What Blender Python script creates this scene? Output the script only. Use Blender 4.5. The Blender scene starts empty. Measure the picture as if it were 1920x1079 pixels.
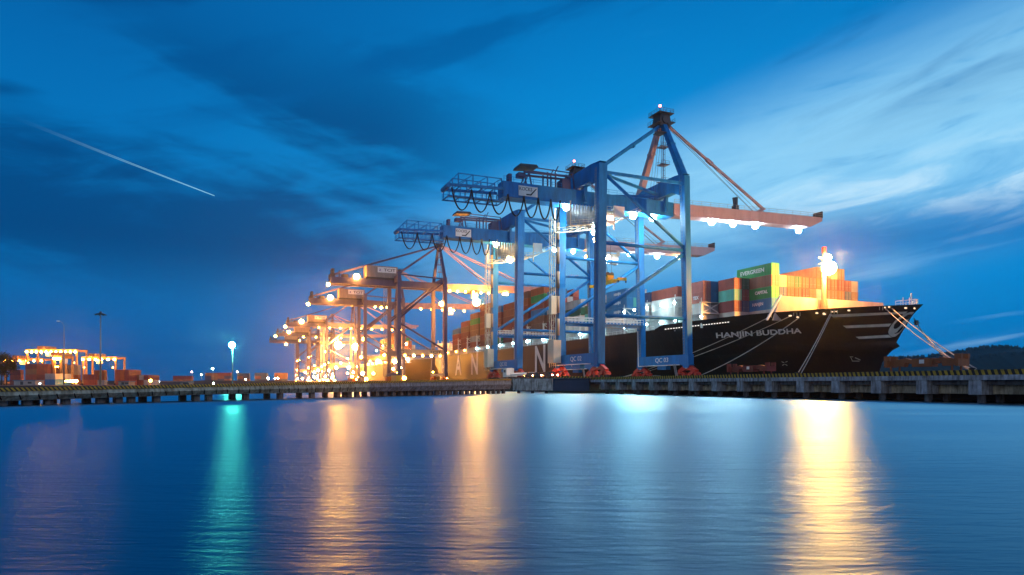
import bpy, bmesh, math, random
from mathutils import Vector, Matrix
random.seed(7)
C = bpy.context.scene.collection
R = math.radians
# ------------------------------------------------------------------ measures
F, HZ, CAMZ = 1250.0, 721.0, 2.0          # focal length in photo pixels, horizon row, eye height
PX, PY = 0.9193, 0.3935                   # unit vector from the land side towards the ship
BX, BY = -0.3935, 0.9193                  # unit vector along the berth, away from the viewer
PIER_ROT = math.atan2(PY, PX)
DECK = 3.5
def at(q, t, z=0.0):                      # pier coordinates -> world
    return Vector((q*PX + t*BX, q*PY + t*BY, z))
def W(px, py, d):                         # photo point at a known depth -> world
    return Vector(((px-960)/F*d, d, CAMZ + (HZ-py)/F*d))

# ------------------------------------------------------------------ materials
MATS = {}
def nodes(name):
    m = bpy.data.materials.new(name); m.use_nodes = True
    nt = m.node_tree
    return m, nt, nt.nodes["Principled BSDF"]
def paint(name, col, rough=0.45, metal=0.0, var=0.25, scale=0.6, streak=True, spec=0.5):
    if name in MATS: return MATS[name]
    m, nt, b = nodes(name)
    tc = nt.nodes.new("ShaderNodeTexCoord")
    mp = nt.nodes.new("ShaderNodeMapping"); mp.inputs["Scale"].default_value = (1, 1, 0.25 if streak else 1)
    n = nt.nodes.new("ShaderNodeTexNoise"); n.inputs["Scale"].default_value = scale
    n.inputs["Detail"].default_value = 6; n.inputs["Roughness"].default_value = 0.65
    r = nt.nodes.new("ShaderNodeValToRGB")
    lo = tuple(max(0, c*(1-var)) for c in col[:3]) + (1,)
    hi = tuple(min(1, c*(1+var*0.6)) for c in col[:3]) + (1,)
    r.color_ramp.elements[0].position = 0.3; r.color_ramp.elements[0].color = lo
    r.color_ramp.elements[1].position = 0.7; r.color_ramp.elements[1].color = hi
    L = nt.links.new
    L(tc.outputs["Object"], mp.inputs[0]); L(mp.outputs[0], n.inputs["Vector"])
    L(n.outputs["Fac"], r.inputs[0]); L(r.outputs[0], b.inputs["Base Color"])
    rr = nt.nodes.new("ShaderNodeMapRange"); rr.inputs["To Min"].default_value = rough*0.8; rr.inputs["To Max"].default_value = min(1, rough*1.3)
    L(n.outputs["Fac"], rr.inputs["Value"]); L(rr.outputs[0], b.inputs["Roughness"])
    b.inputs["Metallic"].default_value = metal
    b.inputs["Specular IOR Level"].default_value = spec
    MATS[name] = m
    return m
def glow(name, col, strength):
    if name in MATS: return MATS[name]
    m = bpy.data.materials.new(name); m.use_nodes = True
    nt = m.node_tree; nt.nodes.clear()
    e = nt.nodes.new("ShaderNodeEmission"); e.inputs[0].default_value = (*col, 1); e.inputs[1].default_value = strength
    o = nt.nodes.new("ShaderNodeOutputMaterial"); nt.links.new(e.outputs[0], o.inputs[0])
    MATS[name] = m
    return m
def striped(name, period, slant):
    if name in MATS: return MATS[name]
    m, nt, b = nodes(name)
    L = nt.links.new
    tc = nt.nodes.new("ShaderNodeTexCoord"); sp = nt.nodes.new("ShaderNodeSeparateXYZ")
    L(tc.outputs["Object"], sp.inputs[0])
    def mt(op, a, bb):
        n = nt.nodes.new("ShaderNodeMath"); n.operation = op
        for i, v in enumerate((a, bb)):
            if isinstance(v, (int, float)): n.inputs[i].default_value = v
            else: L(v, n.inputs[i])
        return n.outputs[0]
    k = mt("ADD", mt("MULTIPLY", sp.outputs[0], 1/period), mt("MULTIPLY", sp.outputs[2], slant/period))
    f = mt("FRACT", k, 0.0); g = mt("GREATER_THAN", f, 0.5)
    nz = nt.nodes.new("ShaderNodeTexNoise"); nz.inputs["Scale"].default_value = 2.2; nz.inputs["Detail"].default_value = 8
    L(tc.outputs["Object"], nz.inputs["Vector"])
    worn = nt.nodes.new("ShaderNodeMapRange"); worn.inputs["From Min"].default_value = 0.35; worn.inputs["From Max"].default_value = 0.65
    worn.inputs["To Min"].default_value = 0.55; L(nz.outputs["Fac"], worn.inputs[0])
    mx = nt.nodes.new("ShaderNodeMix"); mx.data_type = 'RGBA'
    mx.inputs["A"].default_value = (0.02, 0.018, 0.016, 1); mx.inputs["B"].default_value = (0.62, 0.40, 0.03, 1)
    L(mt("MULTIPLY", g, worn.outputs[0]), mx.inputs["Factor"])
    L(mx.outputs["Result"], b.inputs["Base Color"]); b.inputs["Roughness"].default_value = 0.7
    MATS[name] = m
    return m
def concrete(name, col, sc=0.8):
    if name in MATS: return MATS[name]
    m, nt, b = nodes(name)
    L = nt.links.new
    tc = nt.nodes.new("ShaderNodeTexCoord")
    n = nt.nodes.new("ShaderNodeTexNoise"); n.inputs["Scale"].default_value = sc; n.inputs["Detail"].default_value = 10; n.inputs["Roughness"].default_value = 0.7
    mp = nt.nodes.new("ShaderNodeMapping"); mp.inputs["Scale"].default_value = (2.0, 2.0, 0.35)
    n2 = nt.nodes.new("ShaderNodeTexNoise"); n2.inputs["Scale"].default_value = 1.4; n2.inputs["Detail"].default_value = 6
    L(tc.outputs["Object"], n.inputs["Vector"]); L(tc.outputs["Object"], mp.inputs[0]); L(mp.outputs[0], n2.inputs["Vector"])
    r = nt.nodes.new("ShaderNodeValToRGB")
    r.color_ramp.elements[0].position = 0.3; r.color_ramp.elements[0].color = (*[c*0.5 for c in col], 1)
    r.color_ramp.elements[1].position = 0.68; r.color_ramp.elements[1].color = (*[min(1, c*1.15) for c in col], 1)
    L(n.outputs["Fac"], r.inputs[0])
    r2 = nt.nodes.new("ShaderNodeValToRGB")
    r2.color_ramp.elements[0].position = 0.36; r2.color_ramp.elements[0].color = (0.45, 0.42, 0.38, 1)
    r2.color_ramp.elements[1].position = 0.6; r2.color_ramp.elements[1].color = (1, 1, 1, 1)
    L(n2.outputs["Fac"], r2.inputs[0])
    mx = nt.nodes.new("ShaderNodeMix"); mx.data_type = 'RGBA'; mx.blend_type = 'MULTIPLY'; mx.inputs["Factor"].default_value = 1
    L(r.outputs[0], mx.inputs["A"]); L(r2.outputs[0], mx.inputs["B"]); L(mx.outputs["Result"], b.inputs["Base Color"])
    bp = nt.nodes.new("ShaderNodeBump"); bp.inputs["Strength"].default_value = 0.4; bp.inputs["Distance"].default_value = 0.05
    L(n.outputs["Fac"], bp.inputs["Height"]); L(bp.outputs[0], b.inputs["Normal"])
    b.inputs["Roughness"].default_value = 0.85
    MATS[name] = m
    return m

# ------------------------------------------------------------------ mesh builder
class MB:
    def __init__(s): s.v = []; s.f = []
    def add(s, vs, fs):
        o = len(s.v); s.v += [tuple(v) for v in vs]; s.f += [tuple(i+o for i in f) for f in fs]; return s
    def hexa(s, a, b):                    # two quads (4 points each) joined
        return s.add(list(a)+list(b), [(3,2,1,0),(4,5,6,7),(0,1,5,4),(1,2,6,5),(2,3,7,6),(3,0,4,7)])
    def box(s, lo, hi):
        x0,y0,z0 = lo; x1,y1,z1 = hi
        return s.hexa([(x0,y0,z0),(x1,y0,z0),(x1,y1,z0),(x0,y1,z0)], [(x0,y0,z1),(x1,y0,z1),(x1,y1,z1),(x0,y1,z1)])
    def bar(s, p, q, w, h=None, w2=None, h2=None, up=(0,0,1)):
        h = w if h is None else h; w2 = w if w2 is None else w2; h2 = h if h2 is None else h2
        p = Vector(p); q = Vector(q); d = (q-p).normalized(); u = Vector(up)
        if abs(d.dot(u)) > 0.98: u = Vector((0,1,0))
        r = d.cross(u).normalized(); u = r.cross(d)
        ring = lambda c, a, b: [c - r*a/2 - u*b/2, c + r*a/2 - u*b/2, c + r*a/2 + u*b/2, c - r*a/2 + u*b/2]
        return s.hexa(ring(p,w,h), ring(q,w2,h2))
    def post(s, p, q, wx, wy, wx2=None, wy2=None):   # leg with horizontal ends
        wx2 = wx2 or wx; wy2 = wy2 or wy
        g = lambda c, a, b: [(c[0]-a/2,c[1]-b/2,c[2]),(c[0]+a/2,c[1]-b/2,c[2]),(c[0]+a/2,c[1]+b/2,c[2]),(c[0]-a/2,c[1]+b/2,c[2])]
        return s.hexa(g(p,wx,wy), g(q,wx2,wy2))
    def tube(s, p, q, r, n=8, r2=None, cap=True):
        p = Vector(p); q = Vector(q); d = (q-p).normalized(); u = Vector((0,0,1))
        if abs(d.dot(u)) > 0.98: u = Vector((0,1,0))
        a = d.cross(u).normalized(); b = a.cross(d); r2 = r if r2 is None else r2
        vs = []
        for c, rr in ((p,r),(q,r2)):
            for k in range(n):
                t = 2*math.pi*k/n; vs.append(c + a*math.cos(t)*rr + b*math.sin(t)*rr)
        fs = [(k,(k+1)%n,n+(k+1)%n,n+k) for k in range(n)]
        if cap: fs += [tuple(range(n-1,-1,-1)), tuple(range(n,2*n))]
        return s.add(vs, fs)
    def path(s, pts, r, n=6):
        pts = [Vector(p) for p in pts]; vs = []; m = len(pts)
        for i, p in enumerate(pts):
            d = (pts[min(i+1,m-1)]-pts[max(i-1,0)]).normalized(); u = Vector((0,1,0)) if abs(d.y) < 0.9 else Vector((0,0,1))
            a = d.cross(u).normalized(); b = a.cross(d); rr = r[i] if isinstance(r, (list,tuple)) else r
            for k in range(n):
                t = 2*math.pi*k/n; vs.append(p + a*math.cos(t)*rr + b*math.sin(t)*rr)
        fs = [(i*n+k, i*n+(k+1)%n, (i+1)*n+(k+1)%n, (i+1)*n+k) for i in range(m-1) for k in range(n)]
        fs += [tuple(range(n-1,-1,-1)), tuple(range((m-1)*n, m*n))]
        return s.add(vs, fs)
    def prism(s, poly, axis, lo, hi):     # poly in the two other axes (x,z for axis y; y,z for axis x; x,y for axis z)
        n = len(poly)
        def P(p, k):
            return (k,p[0],p[1]) if axis == 'x' else ((p[0],k,p[1]) if axis == 'y' else (p[0],p[1],k))
        vs = [P(p,lo) for p in poly] + [P(p,hi) for p in poly]
        fs = [tuple(range(n)), tuple(range(2*n-1,n-1,-1))] + [(k,n+k,n+(k+1)%n,(k+1)%n) for k in range(n)]
        return s.add(vs, fs)
    def rail(s, a, b, h=1.1, step=2.5, r=0.05, mid=True):
        a = Vector(a); b = Vector(b); n = max(1, round((b-a).length/step)); z = Vector((0,0,h))
        for k in range(n+1):
            p = a.lerp(b, k/n); s.tube(p, p+z, r, 4)
        s.tube(a+z, b+z, r, 4)
        if mid: s.tube(a+z*0.5, b+z*0.5, r*0.8, 4)
        return s
    def mesh(s, name, smooth=False):
        me = bpy.data.meshes.new(name); me.from_pydata(s.v, [], s.f); me.update()
        bm = bmesh.new(); bm.from_mesh(me); bmesh.ops.recalc_face_normals(bm, faces=bm.faces[:]); bm.to_mesh(me); bm.free()
        if smooth: me.polygons.foreach_set("use_smooth", [True]*len(me.polygons))
        return me
    def build(s, name, mat, parent=None, smooth=False):
        me = s.mesh(name, smooth); me.materials.append(mat)
        o = bpy.data.objects.new(name, me); C.objects.link(o)
        if parent is not None: o.parent = parent
        return o
def tag(o, label, cat, group=None):
    o["label"] = label; o["category"] = cat
    if group: o["group"] = group
    return o
def struct(o, kind="structure"):
    o["kind"] = kind; return o
def thing(name, label, cat, loc=(0,0,0), rz=0.0, group=None):
    o = bpy.data.objects.new(name, None); C.objects.link(o); o.empty_display_size = 0.5
    o.location = loc; o.rotation_euler = (0,0,rz)
    return tag(o, label, cat, group)
def copy_tree(o, parent=None):
    c = o.copy(); C.objects.link(c)
    if parent is not None: c.parent = parent
    for ch in list(o.children): copy_tree(ch, c)
    return c
LAMPS = {}
def lamp(parent, pos, col, strength, r=0.7, name="floodlight", housing=False):
    key = (round(r,2), col, strength)
    if key not in LAMPS:
        bm = bmesh.new(); bmesh.ops.create_icosphere(bm, subdivisions=2, radius=r)
        me = bpy.data.meshes.new("lamp_globe"); bm.to_mesh(me); bm.free()
        me.polygons.foreach_set("use_smooth", [True]*len(me.polygons))
        me.materials.append(glow("lamp %s %s" % (col, strength), col, strength)); LAMPS[key] = me
    o = bpy.data.objects.new(name, LAMPS[key]); C.objects.link(o); o.location = pos
    if parent is not None: o.parent = parent
    if name == "floodlight" and housing:
        hb = MB(); hb.box((-r*.75,-r*.75,r*.72),(r*.75,r*.75,r*1.12)); hb.box((-r*.12,-r*.12,r*1.12),(r*.12,r*.12,r*1.5)); hb.build("housing", MATS["dark steel"], o)
    return o
WHITE, COOL, WARM, AMBER, ORANGE, GREEN, RED = (.72,.95,.98),(.48,.87,1),(1,.60,.22),(1,.34,.04),(1,.26,.025),(.12,1,.62),(1,.16,.10)
def text_mesh(s, size, offset=0.0, extrude=0.02):
    cu = bpy.data.curves.new("txt", 'FONT'); cu.body = s; cu.size = size; cu.offset = offset; cu.extrude = extrude
    cu.align_x = 'CENTER'; cu.align_y = 'CENTER'; cu.resolution_u = 3
    o = bpy.data.objects.new("txt", cu); C.objects.link(o)
    bpy.context.view_layer.update()
    me = bpy.data.meshes.new_from_object(o.evaluated_get(bpy.context.evaluated_depsgraph_get()))
    bpy.data.objects.remove(o); bpy.data.curves.remove(cu)
    return me
def lettering(parent, s, size, mat, origin, xdir, ydir, offset=0.0, name="lettering", stretch=1.0):
    me = text_mesh(s, size, offset); me.name = name
    X = Vector(xdir).normalized()*stretch; Y = Vector(ydir).normalized(); Zv = X.cross(Y).normalized(); O = Vector(origin)
    for v in me.vertices: v.co = O + X*v.co.x + Y*v.co.y + Zv*v.co.z
    me.materials.clear(); me.materials.append(mat)
    o = bpy.data.objects.new(name, me); C.objects.link(o)
    if parent is not None: o.parent = parent
    return o

blue = paint("crane blue paint", (0.010, 0.19, 0.52), 0.45, var=0.4, scale=0.45, spec=0.3)
mauve = paint("boom paint in orange light", (0.40, 0.30, 0.34), 0.55, scale=0.3, spec=0.3)  # mauve holds the orange lamplight falling on boom and stays
navy = paint("dark blue violet paint", (0.06, 0.062, 0.15), 0.5, scale=0.3)
redp = paint("signal red paint", (0.55, 0.045, 0.03), 0.45)
white = paint("white paint", (0.75, 0.76, 0.74), 0.5, var=0.12)
grey = paint("galvanised grey", (0.30, 0.31, 0.32), 0.5, metal=0.3)
dark = paint("dark steel", (0.035, 0.04, 0.05), 0.5)
cream = paint("cream cabinet paint", (0.62, 0.58, 0.46), 0.5, var=0.15)
yellow = paint("machine yellow paint", (0.78, 0.42, 0.02), 0.45)
orange_p = paint("machine orange paint", (0.60, 0.16, 0.03), 0.5)
rubber = paint("black rubber", (0.014, 0.014, 0.015), 0.75, streak=False)
letter_white = paint("white lettering", (0.78, 0.79, 0.78), 0.55, var=0.15)
letter_black = paint("black lettering", (0.015, 0.015, 0.02), 0.55)
beige = paint("house beige paint", (0.30, 0.25, 0.22), 0.6)
gantry_p = paint("weathered orange-lit gantry paint", (0.36,0.20,0.09), 0.55, var=0.35)  # orange tone holds the lamp glow on the gantry legs
rope_m = paint("mooring rope", (0.55, 0.52, 0.46), 0.8, streak=False)
# ------------------------------------------------------------------ camera
sc = bpy.context.scene
cam = bpy.data.cameras.new("camera"); camo = bpy.data.objects.new("camera", cam); C.objects.link(camo)
cam.sensor_width = 36.0; cam.lens = F/1920*36; cam.shift_y = (HZ-539.5)/1920
cam.clip_start = 0.1; cam.clip_end = 30000
camo.location = (0,0,CAMZ); camo.rotation_euler = (R(90),0,0); sc.camera = camo
sc.view_settings.view_transform = 'Standard'; sc.view_settings.look = 'None'
sc.view_settings.exposure = 0.2; sc.view_settings.gamma = 1.0
sc.cycles.use_denoising = True
sc.cycles.sample_clamp_indirect = 4.0
sc.cycles.max_bounces = 5; sc.cycles.diffuse_bounces = 2; sc.cycles.glossy_bounces = 3
sc.cycles.caustics_reflective = False; sc.cycles.caustics_refractive = False

# ------------------------------------------------------------------ dusk sky
world = bpy.data.worlds.new("World"); sc.world = world; world.use_nodes = True
nt = world.node_tree; nt.nodes.clear(); L = nt.links.new
def M(op, a, b=0.0, c=0.0):
    n = nt.nodes.new("ShaderNodeMath"); n.operation = op
    for i, v in enumerate((a,b,c)):
        if isinstance(v, (int,float)): n.inputs[i].default_value = v
        else: L(v, n.inputs[i])
    return n.outputs[0]
def smooth(v, lo, hi, a=0.0, b=1.0):
    n = nt.nodes.new("ShaderNodeMapRange"); n.interpolation_type = 'SMOOTHSTEP'
    for k, x in zip(("From Min","From Max","To Min","To Max"), (lo,hi,a,b)): n.inputs[k].default_value = x
    L(v, n.inputs["Value"]); return n.outputs[0]
def mixc(f, a, b, mode='MIX'):
    n = nt.nodes.new("ShaderNodeMix"); n.data_type = 'RGBA'; n.blend_type = mode
    if isinstance(f, (int,float)): n.inputs["Factor"].default_value = f
    else: L(f, n.inputs["Factor"])
    for k, v in (("A",a),("B",b)):
        if isinstance(v, tuple): n.inputs[k].default_value = (*v,1)
        else: L(v, n.inputs[k])
    return n.outputs["Result"]
def noise(vec, scale, detail=6, rough=0.55, dist=0.0):
    n = nt.nodes.new("ShaderNodeTexNoise"); n.inputs["Scale"].default_value = scale; n.inputs["Detail"].default_value = detail
    n.inputs["Roughness"].default_value = rough; n.inputs["Distortion"].default_value = dist
    L(vec, n.inputs["Vector"]); return n.outputs["Fac"]
def vec(x, y, z=0.0):
    n = nt.nodes.new("ShaderNodeCombineXYZ")
    for i, v in enumerate((x,y,z)):
        if isinstance(v, (int,float)): n.inputs[i].default_value = v
        else: L(v, n.inputs[i])
    return n.outputs[0]
tc = nt.nodes.new("ShaderNodeTexCoord"); sp = nt.nodes.new("ShaderNodeSeparateXYZ"); L(tc.outputs["Generated"], sp.inputs[0])
az = M("ARCTAN2", sp.outputs[0], sp.outputs[1]); el = M("ARCSINE", sp.outputs[2])
ela = M("ABSOLUTE", el)
rp = nt.nodes.new("ShaderNodeValToRGB"); cr = rp.color_ramp; cr.interpolation = 'B_SPLINE'
stops = [(0.0,(0.000,0.11,0.35)),(0.12,(0.000,0.185,0.51)),(0.26,(0.001,0.26,0.64)),(0.42,(0.001,0.19,0.53)),(0.60,(0.001,0.105,0.34)),(1.0,(0.001,0.045,0.18))]
while len(cr.elements) < len(stops): cr.elements.new(0.5)
for e, (p, c) in zip(cr.elements, stops): e.position = p; e.color = (*c,1)
L(ela, rp.inputs[0])
base = mixc(1.0, rp.outputs[0], vec(1.0, smooth(az,-0.65,0.25,0.64,1.08), smooth(az,-0.65,0.25,0.72,1.05)), 'MULTIPLY')
def turned(deg, sx, sy, ox=0.0):
    c, s = math.cos(R(deg)), math.sin(R(deg))
    u = M("ADD", M("MULTIPLY", az, c*sx), M("MULTIPLY", el, s*sx)); v = M("SUBTRACT", M("MULTIPLY", el, c*sy), M("MULTIPLY", az, s*sy))
    return vec(M("ADD", u, ox), v, ox)
nA = noise(turned(13, 1.5, 6.0, 3.1), 1.6, 7, 0.55, 0.5)      # long rising streaks
nB = noise(turned(-12, 1.2, 5.0, 8.7), 1.25, 6, 0.52, 0.35)      # falling dark bars on the left
nC = noise(turned(8, 2.2, 11.0, 21.3), 2.2, 8, 0.6, 1.0)      # fine wisps
# the pale sheet of cloud that widens to the right
line = M("SUBTRACT", el, M("ADD", M("MULTIPLY", az, 0.16), 0.215))
wid = smooth(az, -0.2, 0.65, 0.09, 0.145)
body = smooth(M("ABSOLUTE", M("DIVIDE", line, wid)), 0.25, 1.25, 1.0, 0.0)
reach = smooth(az, -0.30, 0.28, 0.0, 1.0)
sheet = M("MULTIPLY", M("MULTIPLY", body, reach), smooth(M("ADD", M("MULTIPLY", nA, 0.65), M("MULTIPLY", nC, 0.35)), 0.32, 0.62, 0.55, 1.0))
sheet = M("MINIMUM", M("MULTIPLY", sheet, 0.95), 1.0)
col = mixc(sheet, base, (0.27,0.60,0.84))
whites = M("MULTIPLY", M("MULTIPLY", smooth(M("ABSOLUTE", M("SUBTRACT", el, M("ADD", 0.215, M("MULTIPLY", az, 0.03)))), 0.015, 0.085, 1.0, 0.0), smooth(az, 0.22, 0.5)), smooth(nC, 0.47, 0.66))
col = mixc(M("MULTIPLY", whites, 0.65), col, (0.55,0.76,0.90))
# blue shadowed bars within and under the sheet
bars = M("MULTIPLY", smooth(nC, 0.46, 0.30), smooth(az, 0.0, 0.4))
col = mixc(M("MULTIPLY", bars, 0.28), col, (0.01,0.24,0.58))
low = M("MULTIPLY", M("MULTIPLY", smooth(M("ABSOLUTE", M("SUBTRACT", el, M("ADD", 0.165, M("MULTIPLY", nA, 0.06)))), 0.0, 0.06, 1.0, 0.0), smooth(az, 0.18, 0.42)), smooth(nB, 0.38, 0.55, 0.5, 1.0))
col = mixc(M("MULTIPLY", low, 0.8), col, mixc(1.0, base, (0.5,0.62,0.74), 'MULTIPLY'))
# low wisps near the right horizon
lowband = M("MULTIPLY", smooth(ela, 0.02, 0.07), smooth(ela, 0.19, 0.10))
wisps = M("MULTIPLY", M("MULTIPLY", lowband, smooth(az, 0.32, 0.52)), smooth(noise(turned(9, 1.2, 15, 1.7), 2.4, 6, 0.5, 0.3), 0.56, 0.70))
col = mixc(M("MULTIPLY", wisps, 0.55), col, (0.35,0.62,0.85))
# dark cloud on the left
dleft = M("MULTIPLY", smooth(az, 0.08, -0.22), M("MULTIPLY", smooth(el, 0.08, 0.2), smooth(el, 0.52, 0.34)))
dk = M("MULTIPLY", dleft, smooth(M("ADD", M("MULTIPLY", nB, 0.8), M("MULTIPLY", nC, 0.2)), 0.43, 0.57))
col = mixc(M("MULTIPLY", dk, 0.95), col, mixc(1.0, base, (0.5,0.38,0.46), 'MULTIPLY'))
dtop = M("MULTIPLY", smooth(el, 0.26, 0.42), smooth(nA, 0.50, 0.66))
col = mixc(M("MULTIPLY", dtop, 0.7), col, mixc(1.0, base, (0.5,0.58,0.66), 'MULTIPLY'))
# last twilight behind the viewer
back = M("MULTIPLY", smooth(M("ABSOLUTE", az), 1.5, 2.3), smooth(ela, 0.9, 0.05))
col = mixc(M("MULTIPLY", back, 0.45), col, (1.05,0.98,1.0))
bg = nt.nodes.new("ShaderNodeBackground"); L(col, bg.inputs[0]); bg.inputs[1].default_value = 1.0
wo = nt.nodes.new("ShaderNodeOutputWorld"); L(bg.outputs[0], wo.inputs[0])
# last glow of the set sun, low behind the viewer's left shoulder
sl = bpy.data.lights.new("sun", 'SUN'); sl.energy = 0.03; sl.angle = R(12); sl.color = (0.8,0.85,1)
so = bpy.data.objects.new("sun", sl); C.objects.link(so); so.rotation_euler = (R(82),0,R(-35))

# ------------------------------------------------------------------ water
m = bpy.data.materials.new("harbour water"); m.use_nodes = True; wt = m.node_tree; wt.nodes.clear()
wl = wt.links.new
tcw = wt.nodes.new("ShaderNodeTexCoord")
mpw = wt.nodes.new("ShaderNodeMapping"); mpw.inputs["Scale"].default_value = (0.28,1.3,1.0); mpw.inputs["Rotation"].default_value = (0,0,R(8))
wl(tcw.outputs["Object"], mpw.inputs[0])
hsum = None
for sc_, amp, dt in ((0.45,0.6,3),(1.9,0.5,3),(7.0,0.26,4)):
    n1 = wt.nodes.new("ShaderNodeTexNoise"); n1.inputs["Scale"].default_value = sc_; n1.inputs["Detail"].default_value = dt; n1.inputs["Roughness"].default_value = 0.5
    n1.inputs["Distortion"].default_value = 0.3
    wl(mpw.outputs[0], n1.inputs["Vector"])
    mm = wt.nodes.new("ShaderNodeMath"); mm.operation = 'MULTIPLY'; wl(n1.outputs["Fac"], mm.inputs[0]); mm.inputs[1].default_value = amp
    if hsum is None: hsum = mm.outputs[0]
    else:
        ad = wt.nodes.new("ShaderNodeMath"); ad.operation = 'ADD'; wl(hsum, ad.inputs[0]); wl(mm.outputs[0], ad.inputs[1]); hsum = ad.outputs[0]
n2 = wt.nodes.new("ShaderNodeTexNoise"); n2.inputs["Scale"].default_value = 0.07; n2.inputs["Detail"].default_value = 5; n2.inputs["Distortion"].default_value = 0.4
wl(mpw.outputs[0], n2.inputs["Vector"])
bpw = wt.nodes.new("ShaderNodeBump"); bpw.inputs["Strength"].default_value = 1.0; bpw.inputs["Distance"].default_value = 0.10
wl(hsum, bpw.inputs["Height"])
mr = wt.nodes.new("ShaderNodeMapRange"); mr.inputs["From Min"].default_value = 0.35; mr.inputs["From Max"].default_value = 0.65
mr.inputs["To Min"].default_value = 0.36; mr.inputs["To Max"].default_value = 0.45; wl(n2.outputs["Fac"], mr.inputs[0])
gl = wt.nodes.new("ShaderNodeBsdfAnisotropic"); gl.distribution = 'BECKMANN'; gl.inputs["Color"].default_value = (0.70,0.95,1,1)
gl.inputs["Anisotropy"].default_value = 0.42; tg = wt.nodes.new("ShaderNodeCombineXYZ"); tg.inputs[0].default_value = 1.0; wl(tg.outputs[0], gl.inputs["Tangent"])
wl(mr.outputs[0], gl.inputs["Roughness"]); wl(bpw.outputs[0], gl.inputs["Normal"])
df = wt.nodes.new("ShaderNodeBsdfDiffuse"); df.inputs[0].default_value = (0.0002,0.075,0.15,1)
fr = wt.nodes.new("ShaderNodeFresnel"); fr.inputs["IOR"].default_value = 2.0
ms = wt.nodes.new("ShaderNodeMixShader"); wl(fr.outputs[0], ms.inputs[0]); wl(df.outputs[0], ms.inputs[1]); wl(gl.outputs[0], ms.inputs[2])
ow = wt.nodes.new("ShaderNodeOutputMaterial"); wl(ms.outputs[0], ow.inputs[0])
w = MB(); w.add([(-2600,-300,0),(2850,-300,0),(2850,2600,0),(-2600,2600,0)], [(0,1,2,3)])
struct(w.build("water", m))

# ------------------------------------------------------------------ land and pier deck
asphalt = paint("yard asphalt", (0.055,0.053,0.05), 0.8, var=0.4, scale=0.2, streak=False)
deck_c = concrete("pier deck concrete", (0.25,0.24,0.22), 0.3)
g = MB()
GZ = 1.6
shore = [(-900,150),(-300,182),(-120,186),(-60,190),(-12,196)]
far = at(74,1400)
top = [(x,y,GZ) for x,y in shore] + [tuple(at(76,175,GZ)), tuple(at(76,1400,GZ)), (-2500,2500,GZ), (-2500,150,GZ)]
n = len(top)
g.add(top + [(x,y,-1.0) for x,y,_ in top], [tuple(range(n))] + [(k,(k+1)%n,n+(k+1)%n,n+k) for k in range(n)])
struct(g.build("ground", asphalt))
p = MB(); p.box((75.2,12,2.75), (111.5,1400,DECK))
o = p.build("pier_deck", deck_c); o.rotation_euler = (0,0,PIER_ROT); struct(o)
# crane rails let into the deck
for q in (82.2, 107.3):
    rr = MB(); rr.box((q-0.06,14,DECK+0.004), (q+0.06,1390,DECK+0.06))
    o = rr.build("crane_rail", dark); o.rotation_euler = (0,0,PIER_ROT); struct(o)

wall_c = concrete("quay wall concrete", (0.50,0.55,0.57), 0.9)
panel_c = concrete("quay panel concrete", (0.62,0.58,0.40), 1.2)
shade_c = concrete("shaded quay concrete", (0.16,0.18,0.20), 0.9)  # wall concrete darkened to hold the shade of recess and underdeck
quay = thing("quay_wall", "concrete pier wall with pilasters and a striped kerb in front of the cranes", "quay wall", (0,0,0), PIER_ROT)
def kerb_object(x0, x1, y0, y1, z0, z1, mat, parent):
    k = MB(); k.hexa([(0,y0,z0[0]),(x1-x0,y0,z0[1]),(x1-x0,y1,z0[1]),(0,y1,z0[0])], [(0,y0,z1[0]),(x1-x0,y0,z1[1]),(x1-x0,y1,z1[1]),(0,y1,z1[0])])
    return k.build("kerb", mat, parent)
kb = MB(); kb.box((0,0,-0.27), (128.5-12,0.8,0.29))
kb_o = kb.build("kerb", striped("kerb stripes wide", 0.66, -0.35), quay); kb_o.location = (74.8,12,3.26); kb_o.rotation_euler = (0,0,R(90))
b = MB(); b.box((73.9,12,2.46), (75.2,128.5,2.995)); b.build("edge_beam", wall_c, quay)
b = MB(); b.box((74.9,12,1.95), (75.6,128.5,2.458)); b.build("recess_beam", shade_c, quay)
t = 16.6; k = 0
while t < 127:
    b = MB(); b.box((74.0,t-0.68,0.88), (76.4,t+0.68,2.457)); b.build("pilaster", wall_c, quay)
    b = MB(); b.box((75.95,t+0.69,0.95), (76.3,min(t+5.26,128.4),1.948)); b.build("panel", panel_c, quay)
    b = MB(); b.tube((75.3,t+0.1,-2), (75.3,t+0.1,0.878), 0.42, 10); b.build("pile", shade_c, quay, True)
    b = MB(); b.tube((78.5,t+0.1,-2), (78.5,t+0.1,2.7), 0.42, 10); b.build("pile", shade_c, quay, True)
    t += 5.95
b = MB(); b.box((84,12,-2), (110.5,1390,2.74)); b.build("core_wall", dark, quay)
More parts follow.
